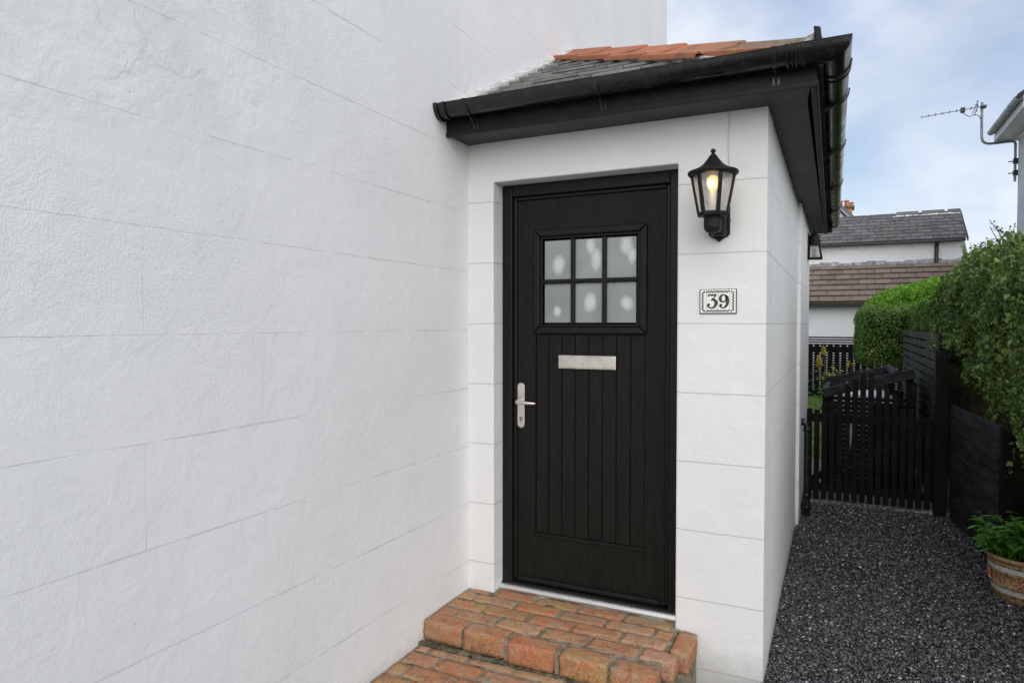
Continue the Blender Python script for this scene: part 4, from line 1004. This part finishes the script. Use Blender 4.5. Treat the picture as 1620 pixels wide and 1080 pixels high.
b.build('tiles', 'brown_tile', gr_)
ann = thing('slate_roofed_annexe', 'white rough rendered building with a grey slate roof above the garage', 'building', (0, 19, G))
b = MB(); b.box(-5, 2.50, 18.75, 20.6, G-.1, 1.95); b.build('wall', 'rough_white', ann)
b = MB(); x = -5
while x < 2.46:
    w_ = random.uniform(.28, .42); b.box(x, min(x+w_, 2.49), 18.715, 18.749, 1.36, 1.50+random.uniform(-.012, .03)); x += w_+.0
b.build('lead_flashing', 'lead_flashing', ann, .006)
b = MB(); b.box(-5, 2.53, 18.56, 18.66, 1.895, 1.965); b.build('gutter', 'dark_trim', ann, .02)
b = MB(); b.tube([(1.97, 18.62, 1.9), (1.97, 18.70, 1.80), (1.97, 18.70, 1.42)], .045, 10); b.build('downpipe', 'dark_trim', ann)
S3 = .70; b = MB(); YR = 19.72; ZR = 1.95+S3*(YR-18.60)
b.add([(-5, 18.60, 1.945), (2.53, 18.60, 1.945), (2.53, YR, ZR-.005), (-5, YR, ZR-.005)], [(0,1,2,3)]); b.add([(-5, YR, ZR-.005), (2.53, YR, ZR-.005), (2.53, 20.85, 1.945), (-5, 20.85, 1.945)], [(0,1,2,3)])
ar = b.build('roof', 'slate_far', ann)
b = MB(); k = 0; y = 18.58
while y < YR-.02:
    z = 1.980+S3*(y-18.58); x = -5-(.15 if k % 2 else 0); st = .135
    while x < 2.55:
        xa, xb = max(x, -5), min(x+.296, 2.55)
        if xb-xa > .03:
            b.cur = random.random()**1.3; y2 = min(y+st*1.25, YR); z2 = 1.965+S3*(y2-18.58)-.008; j = random.uniform(-.008, .008)
            b.add([(xa+.004, y+j, z), (xb-.004, y+j, z), (xb-.004, y2, z2), (xa+.004, y2, z2), (xa+.004, y+j, z+.014), (xb-.004, y+j, z+.014), (xb-.004, y2, z2+.010), (xa+.004, y2, z2+.010)], [(0,3,2,1),(4,5,6,7),(0,1,5,4),(1,2,6,5),(2,3,7,6),(3,0,4,7)])
        x += .30
    y += st; k += 1
b.build('slates', 'slate_far', ar)
b = MB(); x = -5
while x < 2.5:
    w_ = .62 if x < 1.0 else .50; e = x+w_-.02
    b.cur = random.random(); lift = 0 if x < 1.0 else .03
    b.prism([(YR-.16, ZR-.09+lift), (YR, ZR+.045+lift), (YR+.16, ZR-.09+lift), (YR, ZR-.02+lift)], x, min(e, 2.56), 'x'); x += w_+(.05 if x > 1.0 else 0)
b.build('ridge_tiles', 'slate_far', ar)
b = MB(); 
for i in range(16):
    x = 1.1+i*.09+random.uniform(-.02, .02); b.box(x, x+.10, YR-.16, YR-.08, ZR-.125, ZR-.055+random.uniform(0, .03))
b.build('ridge_mortar', 'far_white', ar, .01)
b = MB(); b.prism([(18.57, 1.90), (18.57, 1.98), (YR, ZR+.02), (YR, ZR-.06)], 2.552, 2.58, 'x'); b.build('verge_board', 'dark_trim', ann)
lean = thing('rear_outbuilding', 'small white outbuilding with a slate roof past the right end of the slate roofed annexe', 'building', (2.7, 21, G))
b = MB(); b.box(2.62, 2.86, 20.9, 24, G, 1.62); b.build('wall', 'far_white', lean)
b = MB(); b.add([(2.60, 20.82, 1.66), (2.90, 20.82, 1.66), (2.90, 22.2, 2.75), (2.60, 22.2, 2.75), (2.60, 20.82, 1.60), (2.90, 20.82, 1.60), (2.90, 22.2, 2.69), (2.60, 22.2, 2.69)], [(0,1,2,3),(4,7,6,5),(0,4,5,1),(1,5,6,2),(2,6,7,3),(3,7,4,0)]); b.build('roof', 'slate_far', lean)
b = MB(); b.box(2.60, 2.90, 20.72, 20.815, 1.53, 1.63); b.build('gutter', 'dark_trim', lean, .01)
bh = thing('gabled_house', 'distant white house gable with dark verge and orange chimney pots', 'house', (-2, 30, G))
b = MB(); b.prism([(-5.0, G), (.9, G), (.9, 3.55), (-1.75, 6.40), (-5.0, 2.9)], 30, 38, 'y'); b.build('wall', 'far_white', bh)
sl_ = -1.085
def bl(x): return 4.80 + sl_*(x+.171)
b = MB(); b.prism([(-1.75, bl(-1.75)), (1.25, bl(1.25)), (1.25, bl(1.25)-.13), (-1.75, bl(-1.75)-.13)], 29.8, 38.2, 'y'); b.build('roof', 'slate_far', bh)
b = MB(); b.prism([(-1.75, bl(-1.75)-.135), (1.2, bl(1.2)-.135), (1.2, bl(1.2)-.25), (-1.75, bl(-1.75)-.25)], 29.82, 29.9, 'y'); b.build('barge_board', 'grey_pvc', bh)
b = MB(); b.prism([(-1.75, bl(-1.75)-.252), (1.2, bl(1.2)-.252), (1.2, bl(1.2)-.34), (-1.75, bl(-1.75)-.34)], 29.9, 29.98, 'y'); b.build('verge_trim', 'dark_trim', bh)
b = MB(); b.box(-.35, .34, 32.5, 33.2, 3.5, 5.02); cs = b.build('chimney_stack', 'orange_pot', bh, .01)
b = MB(); b.box(-.42, .42, 32.43, 33.27, 4.93, 5.03); b.build('corbel', 'mossy_wall', cs, .02)
for x in (-.12, .12, .30):
    b = MB(); b.lathe([(.10, 0), (.085, .05), (.08, .25 if x < .2 else .16), (.105, .26 if x < .2 else .17), (.105, .31 if x < .2 else .21), (.08, .31 if x < .2 else .21)], (x, 32.8, 5.0), 12); b.build('chimney_pot', 'orange_pot', cs)
# right-hand neighbour
nb_ = thing('neighbouring_house', 'tall cream house with grey gutters at the right edge', 'house', (3.1, 16.4, G))
b = MB(); b.box(3.07, 9, 14.2, 16.40, G-.1, 3.62); b.prism([(3.0, 3.90), (9.0, 3.90), (6.0, 6.12)], 14.25, 16.35, 'y'); b.build('wall', 'cream_render', nb_)
b = MB(); b.box(2.70, 3.069, 14.1, 16.36, 3.625, 3.645); b.box(2.70, 9, 16.401, 16.6, 3.625, 3.645); b.build('soffit', 'white_pvc', nb_)
b = MB(); b.box(2.68, 2.70, 14.0, 16.45, 3.61, 3.82); b.build('fascia', 'white_pvc', nb_, .003)
b = sweep(gprof(.06), [lambda o, z: (2.62-o, 14.0, 3.80+z), lambda o, z: (2.62-o, 16.42, 3.80+z)]); 
for y in (14.5, 15.7):
    q = sweep(gprof(.068, .008), [lambda o, z, y=y: (2.62-o, y, 3.80+z), lambda o, z, y=y: (2.62-o, y+.05, 3.80+z)]); b.add(q.v, q.f)
b.build('gutter', 'grey_pvc', nb_, 0, 40)
b = MB(); b.add([(2.60, 14.0, 3.84), (2.60, 16.6, 3.84), (6, 16.6, 6.3), (6, 14.0, 6.3)], [(0,1,2,3)]); b.add([(9.4, 14.0, 3.84), (9.4, 16.6, 3.84), (6, 16.6, 6.3), (6, 14.0, 6.3)], [(0,1,2,3)]); b.add([(2.6, 16.6, 3.84), (9.4, 16.6, 3.84), (6, 16.6, 6.3)], [(0,1,2)]); b.build('roof', 'slate_far', nb_)
# aerial
an = thing('television_aerial', 'television aerial on a cranked grey mast over the neighbouring eaves', 'aerial', (2.47, 16.44, 3.6))
b = MB(); path = spline([(3.03, 16.44, 2.80), (3.03, 16.44, 3.42), (3.02, 16.44, 3.56), (2.94, 16.46, 3.595), (2.64, 16.44, 3.585), (2.52, 16.44, 3.62), (2.475, 16.44, 3.72), (2.47, 16.44, 4.0), (2.47, 16.44, 4.42)], 6)
b.tube(path, .024, 10); b.build('mast', 'galvanised', an, 0, 60)
b = MB(); b.tube([(2.53, 16.40, 4.335), (1.43, 16.40, 4.255)], .009, 6); b.build('boom', 'galvanised', an)
b = MB()
for i in range(8):
    t = i/7; x = 2.28-.85*t; z = 4.335-(2.53-x)*.0727; l = .10-.03*t
    b.tube([(x, 16.40-l, z-.0), (x, 16.40+l, z)], .006, 5); b.tube([(x, 16.40, z-.022), (x, 16.40, z+.03)], .009, 5)
b.build('director_rods', 'galvanised', an)
b = MB(); b.box(2.10, 2.18, 16.36, 16.44, 4.25, 4.35); b.build('dipole_box', 'dark_trim', an, .01)
b = MB(); b.box(2.44, 2.54, 16.36, 16.48, 4.30, 4.35); b.build('boom_clamp', 'dark_trim', an, .01)
b = MB()
for (dx, dz) in ((.05, .13), (.10, .06), (.08, -.09), (.02, -.15)):
    b.tube([(2.36, 16.40-.14, 4.32+dz*.8), (2.36+dx*.4, 16.40, 4.32+dz*.2), (2.36, 16.40+.14, 4.32+dz*.8)], .007, 5)
b.tube([(2.30, 16.40, 4.20), (2.40, 16.40, 4.46)], .008, 5); b.build('reflector', 'galvanised', an)
b = MB(); b.tube(spline([(2.14, 16.40, 4.25), (2.25, 16.40, 4.16), (2.36, 16.40, 4.18), (2.44, 16.41, 4.10), (2.455, 16.41, 3.9)], 5), .007, 5); b.build('coaxial_cable', 'dark_trim', an)
for z in (3.20, 2.97):
    b = MB(); b.box(3.0, 3.10, 16.40, 16.50, z-.05, z+.05); b.tube([(2.92, 16.46, z), (3.1, 16.46, z)], .012, 6); b.build('wall_clamp', 'dark_trim', an, .01)

# ================================================================== HEDGES
def hedge(name, label, spec, n, size, lm, seed, parent_loc, jit=.75, aspect=.55, amp=.06, sprigs=None, thick=.12, group=None, tip=None, rich=False):
    """spec: list of (x0,x1,y0,y1,zbot(y,x),ztop(y,x),round)"""
    t_ = thing(name, label, 'hedge', parent_loc, group)
    P = []; Nn = []; cv = []; cf = []
    rnd = random.Random(seed)
    tot = sum(((x1-x0)*(y1-y0)*2+(x1-x0)*.8*2+(y1-y0)*.8*2) for (x0,x1,y0,y1,_,_,_) in spec)
    for (x0, x1, y0, y1, zb, zt2, r) in spec:
        def shape(u, v, w_):
            # u,v,w_ in [-1,1] cube -> rounded box point and normal
            hx, hy = (x1-x0)/2, (y1-y0)/2; cx_, cy_ = (x0+x1)/2, (y0+y1)/2
            x = cx_+u*hx; y = cy_+v*hy; z0_, z1_ = zb(y, x), zt2(y, x); hz = (z1_-z0_)/2; czz = (z0_+z1_)/2
            p = Vector((u*hx, v*hy, w_*hz)); rr = min(r, hx*.95, hy*.95, hz*.95)
            q = Vector((max(-hx+rr, min(hx-rr, p.x)), max(-hy+rr, min(hy-rr, p.y)), max(-hz+rr, min(hz-rr, p.z))))
            d_ = p-q; nn = d_.normalized() if d_.length > 1e-6 else Vector((0,0,1))
            o = q + nn*rr if d_.length > 1e-6 else p
            o = Vector((o.x+cx_, o.y+cy_, o.z+czz)); return o, nn
        m_ = int(n*((x1-x0)*(y1-y0)*2+(x1-x0)*.8*2+(y1-y0)*.8*2)/tot)
        A_ = [(x1-x0)*(y1-y0)*.7, (y1-y0)*1.0, (x1-x0)*1.0]
        for _ in range(m_):
            a_, b_ = rnd.uniform(-1, 1), rnd.uniform(-1, 1); k = rnd.choices((0, 1, 2), A_)[0]; s_ = rnd.choice((-1, 1))
            if k == 1 and s_ == 1: s_ = -1 if rnd.random() < .8 else 1
            if k == 2 and s_ == 1: s_ = -1 if rnd.random() < .7 else 1
            c_ = [(a_, b_, s_), (s_, a_, b_), (a_, s_, b_)][k]
            p, nn = shape(*c_)
            dd = amp*fbm(p, 3.2, seed)+amp*.6*fbm(p, 9, seed) - thick*rnd.random()**2 + .02*rnd.random()
            p = p + nn*dd; P.append(p[:]); Nn.append(nn[:])
        # core
        NN = 14; base = len(cv)
        for k in range(6):
            for i in range(NN+1):
                for j in range(NN+1):
                    a_, b_ = -1+2*i/NN, -1+2*j/NN
                    c_ = [(a_, b_, 1), (a_, b_, -1), (1, a_, b_), (-1, a_, b_), (a_, 1, b_), (a_, -1, b_)][k]
                    p, nn = shape(*c_); p = p - nn*(thick*.95+.02) + nn*amp*fbm(p, 3.2, seed); cv.append(p[:])
            o_ = base+k*(NN+1)**2
            cf += [(o_+i*(NN+1)+j, o_+(i+1)*(NN+1)+j, o_+(i+1)*(NN+1)+j+1, o_+i*(NN+1)+j+1) for i in range(NN) for j in range(NN)]
    if sprigs:
        for (sx, sy, sz, hgt, lean_, cnt) in sprigs:
            for i in range(cnt):
                t = i/cnt; p = Vector((sx, sy, sz)) + Vector(lean_)*t*hgt + Vector((rnd.uniform(-.02, .02), rnd.uniform(-.02, .02), rnd.uniform(-.015, .015)))
                P.append(p[:]); Nn.append((0, -.5, .5))
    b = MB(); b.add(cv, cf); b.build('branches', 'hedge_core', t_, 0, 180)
    k_ = int(len(P)*.86) if rich else len(P)
    order = list(range(len(P))); rnd.shuffle(order); Pa = [P[i] for i in order]; Na = [Nn[i] for i in order]
    leaves('foliage', Pa[:k_], Na[:k_], size, lm, t_, jit, aspect, .25, tip)
    if rich:
        k2 = int(len(P)*.965)
        leaves('large_leaves', Pa[k_:k2], Na[k_:k2], size*1.75, 'ivy_leaf', t_, .6, .85, .2)
        leaves('dead_leaves', Pa[k2:], Na[k2:], size*1.0, 'dead_leaf', t_, 1.0, .5, .4)
        b = MB()
        for i in range(420):
            p = Vector(Pa[rnd.randrange(len(Pa))]); q = Vector((rnd.uniform(-.6, .3), rnd.uniform(-1, 1), rnd.uniform(-.6, .9))).normalized()*rnd.uniform(.03, .12)
            b.tube([p-q*.5, p+Vector((-.012, 0, .006)), p+q*.5], [.0022, .0018, .001], 4)
        b.build('dry_twigs', 'pale_twig', t_)['kind'] = 'stuff'
    if sprigs:
        b = MB()
        for (sx, sy, sz, hgt, lean_, cnt) in sprigs:
            b.tube([(sx, sy, sz-.1), tuple(Vector((sx, sy, sz))+Vector(lean_)*hgt)], [.005, .002], 5)
        b.build('shoot', 'twig', t_)['kind'] = 'stuff'
    return t_
ivz = lambda y, x: np.interp(y, [3.5, 4.6, 5.0, 5.6, 6.4, 7.2, 8.2], [-.95, -.85, -.74, -.66, -.60, -.52, -.42])
itz = lambda y, x: np.interp(y, [3.5, 5, 6, 7, 8.2], [.47, .52, .60, .66, .70]) + .05*math.sin(y*3.1)
spr = []
rs = random.Random(5)
for i in range(46):
    y = rs.uniform(4.6, 8.0); x = rs.uniform(1.05, 1.6); spr.append((x, y, itz(y, x)-.03, rs.uniform(.05, .16), (rs.uniform(-.8, .4), rs.uniform(-.4, .4), 1.0), rs.randint(6, 12)))
spr += [(1.02, 5.35, .50, .22, (-.75, 0, .8), 16), (1.12, 5.6, .56, .20, (-1.0, 0, .5), 14), (1.0, 5.9, .52, .13, (-.6, 0, .8), 10)]
for i in range(20):
    spr.append((rs.uniform(.70, .88), rs.uniform(6.5, 7.3), -.12+rs.uniform(-.03, .05), rs.uniform(.06, .16), (rs.uniform(-.2, .1), rs.uniform(-.3, .1), -1.0), rs.randint(10, 22)))
for i in range(26):   # trailing ivy stems under the lower edge
    y = rs.uniform(3.9, 6.6); spr.append((rs.uniform(.95, 1.1), y, ivz(y, 0)+.04, rs.uniform(.12, .38 if y < 5.3 else .16), (rs.uniform(-.1, .1), rs.uniform(-.2, .2), -1.0), rs.randint(14, 34)))
hedge('ivy_hedge', 'large dark green ivy covered hedge overhanging the fence at the right edge', [(.93, 2.2, 3.6, 8.15, ivz, itz, .30), (.85, 1.4, 6.95, 8.3, lambda y, x: -.26, lambda y, x: .40, .2)], 90000, .029, 'ivy_leaf', 3, (1.5, 6, G), .8, .72, .10, spr, .17, rich=True)
hedge('privet_hedge', 'clipped green privet hedge with a rounded end behind the slat fence', [(.20, 1.15, 11.0, 12.3, lambda y, x: -.62 if x < .8 else -.45, lambda y, x: .27, .20), (.84, 1.7, 7.6, 11.15, lambda y, x: -.16, lambda y, x: .29+.01*(11-y), .16)], 52000, .026, 'privet_leaf', 8, (.8, 11, G), .75, .6, .035, None, .09)
brt = lambda y, x: np.interp(x, [.35, .9, 1.8, 2.4], [.38, .62, .80, .83])
hedge('shrub_hedge', 'bright lime green leafy hedge showing above the clipped privet hedge', [(.34, 2.5, 13.0, 14.4, lambda y, x: -.25, brt, .18)], 34000, .055, 'bright_leaf', 12, (1.3, 14, G), .8, .32, .09, None, .16, None, None)

# yellow-flowering shrub in front of the trellis
ys = thing('flowering_shrub', 'small shrub with yellow flower heads in front of the trellis', 'shrub', (-.25, 12.8, G))
P = []; Pg = []
for (x, y, z) in ((-.28, 13, -.47), (-.345, 13, -.66)):
    P = []
    for i in range(60): P.append((x+random.gauss(0, .024), y+random.gauss(0, .03), z+random.gauss(0, .045)))
    leaves('flower_head', P, np.tile([0, -1, .3], (len(P), 1)), .05, 'yellow_leaf', ys)
for i in range(260): Pg.append((-.2+random.gauss(0, .14), 12.6+random.gauss(0, .15), random.uniform(-1.45, -.82)))

leaves('foliage', Pg, np.tile([0, -1, .3], (len(Pg), 1)), .055, 'grass_blade', ys)
b = MB()
for (x, z) in ((-.28, -.47), (-.345, -.66), (-.2, -.8), (-.1, -.85)): b.tube([(-.2, 12.7, G), ((x-.2)/2, 12.85, (z+G)/2), (x, 13, z)], .006, 5)
b.build('stems', 'twig', ys)
rs_ = thing('garden_rose', 'sparse leafy shoots with pale yellow leaves behind the bin store', 'shrub', (-.05, 10, G))
P = [(-.115+random.gauss(0, .05), 10+random.gauss(0, .05), -.66+random.gauss(0, .07)) for _ in range(26)] + [(.12+random.gauss(0, .04), 10, -.52+random.gauss(0, .02)) for _ in range(8)] + [(.33+random.gauss(0, .03), 10, -.36+random.gauss(0, .02)) for _ in range(7)]
leaves('leaves', P, np.tile([0, -1, .3], (len(P), 1)), .045, 'yellow_leaf', rs_)
b = MB()
for (x, z) in ((-.12, -.62), (.12, -.52), (.33, -.36)): b.tube([(.0, 10.1, G), (x*.7, 10.05, (z+G)/2), (x, 10.02, z)], .005, 5)
b.build('stems', 'twig', rs_)

# ================================================================== POT AND PLANT
PC = (.975, 4.78, G)
pot = thing('flower_pot', 'round brown glazed flower pot with grey bands and a flower medallion', 'plant pot', PC)
b = MB()
prof = [(.140, .0), (.150, .006), (.158, .02), (.164, .045), (.168, .05), (.170, .058), (.168, .085), (.174, .092), (.177, .100), (.175, .108), (.172, .112), (.180, .165), (.186, .170), (.188, .178), (.186, .184), (.184, .212), (.189, .218), (.191, .226), (.188, .234), (.196, .240), (.206, .248), (.210, .258), (.206, .268), (.198, .270), (.190, .262), (.182, .235), (.178, .21)]
b.lathe(prof, PC, 64); b.build('body', 'pot_glaze', pot, 0, 60)
for (z0, z1, r0, r1) in ((.060, .084, .1695, .1735), (.186, .211, .1875, .1875)):
    b = MB(); b.lathe([(r0-.006, z0), (r0+.001, z0), (r1+.001, z1), (r1-.006, z1)], PC, 64); b.build('band', 'pot_band', pot, 0, 40)
b = MB(); fa = math.atan2(0-PC[1], 0-PC[0])
for da in (-.18, .95, -1.3):
    a = fa+da; c_ = Vector((PC[0]+.181*math.cos(a), PC[1]+.181*math.sin(a), G+.140)); tx = Vector((-math.sin(a), math.cos(a), 0)); out = Vector((math.cos(a), math.sin(a), 0))
    for k in range(6):
        an_ = k*math.pi/3+.2; dr = tx*math.cos(an_)+Vector((0,0,1))*math.sin(an_)
        b.tube([c_+dr*.004, c_+dr*.018+out*.004, c_+dr*.036], [.004, .0085, .003], 7)
    b.tube([c_-out*.004, c_+out*.006], [.008, .006], 8)
b.build('flower_medallion', 'medallion', pot, 0, 60)
b = MB(); b.lathe([(.001, .222), (.10, .228), (.182, .222), (.182, .20), (.001, .19)], PC, 24); b.build('soil', 'soil', pot, 0, 60)
pl = thing('potted_plant', 'bushy plant with long pointed green leaves growing in the glazed pot', 'plant', (PC[0], PC[1], G+.225))
P = []; T = []; Nn = []; b = MB()
rs = random.Random(21)
for i in range(95):
    a = rs.uniform(0, 2*math.pi); r0 = .155*math.sqrt(rs.random()); h = rs.uniform(.10, .27); le = rs.uniform(.15, .75)
    p0 = Vector((PC[0]+r0*math.cos(a), PC[1]+r0*math.sin(a), G+.225)); dv = Vector((math.cos(a)*le*(.3+r0/.155), math.sin(a)*le*(.3+r0/.155), 1)).normalized()
    p1 = p0+dv*h; b.tube([p0, p0+dv*h*.5+Vector((0,0,.01)), p1], [.003, .0025, .0015], 5)
    nl = rs.randint(5, 9)
    for k in range(nl):
        t = .25+.75*(k+1)/nl; aa = k*2.4+rs.random(); dr = Vector((math.cos(aa), math.sin(aa), rs.uniform(-.25, .45))).normalized()
        q = p0+(p1-p0)*t; L_ = rs.uniform(.05, .085)*(1.1-.3*t)
        P.append(q+dr*L_*.5); T.append(dr); Nn.append(Vector((-dr.x*dr.z, -dr.y*dr.z, 1)).normalized())
b.build('stems', 'pot_leaf', pl)
# long leaves with a folded midrib and drooping tip
V = []; F = []; tt = []
for p, dr, nn in zip(P, T, Nn):
    L_ = rs.uniform(.07, .115); W2 = L_*rs.uniform(.13, .18); side = dr.cross(nn).normalized(); o_ = len(V); tn = rs.random()
    ts = [0, .25, .55, .8, 1]; ww = [.15, .9, 1.0, .55, 0.02]
    for t, w_ in zip(ts, ww):
        c_ = p+dr*(t-.5)*L_-nn*(t*t)*L_*.22
        V += [c_-side*W2*w_+nn*W2*.4*w_, c_, c_+side*W2*w_+nn*W2*.4*w_]; tt += [tn]*3
    for i in range(4):
        for j in range(2): F.append((o_+i*3+j, o_+i*3+j+1, o_+(i+1)*3+j+1, o_+(i+1)*3+j))
npmesh('leaves', np.array([v[:] for v in V]), np.array(F), 'pot_leaf', pl, np.array(tt), smooth=True)
b = MB(); pts = spline([(1.02, 4.80, G+.24), (.98, 4.72, G+.42), (1.06, 4.70, G+.53), (1.18, 4.70, G+.545)], 6); b.tube(pts, [.003+.004*math.sin(math.pi*i/(len(pts)-1)) for i in range(len(pts))], 6); b.build('blade', 'pot_leaf', pl, 0, 60)
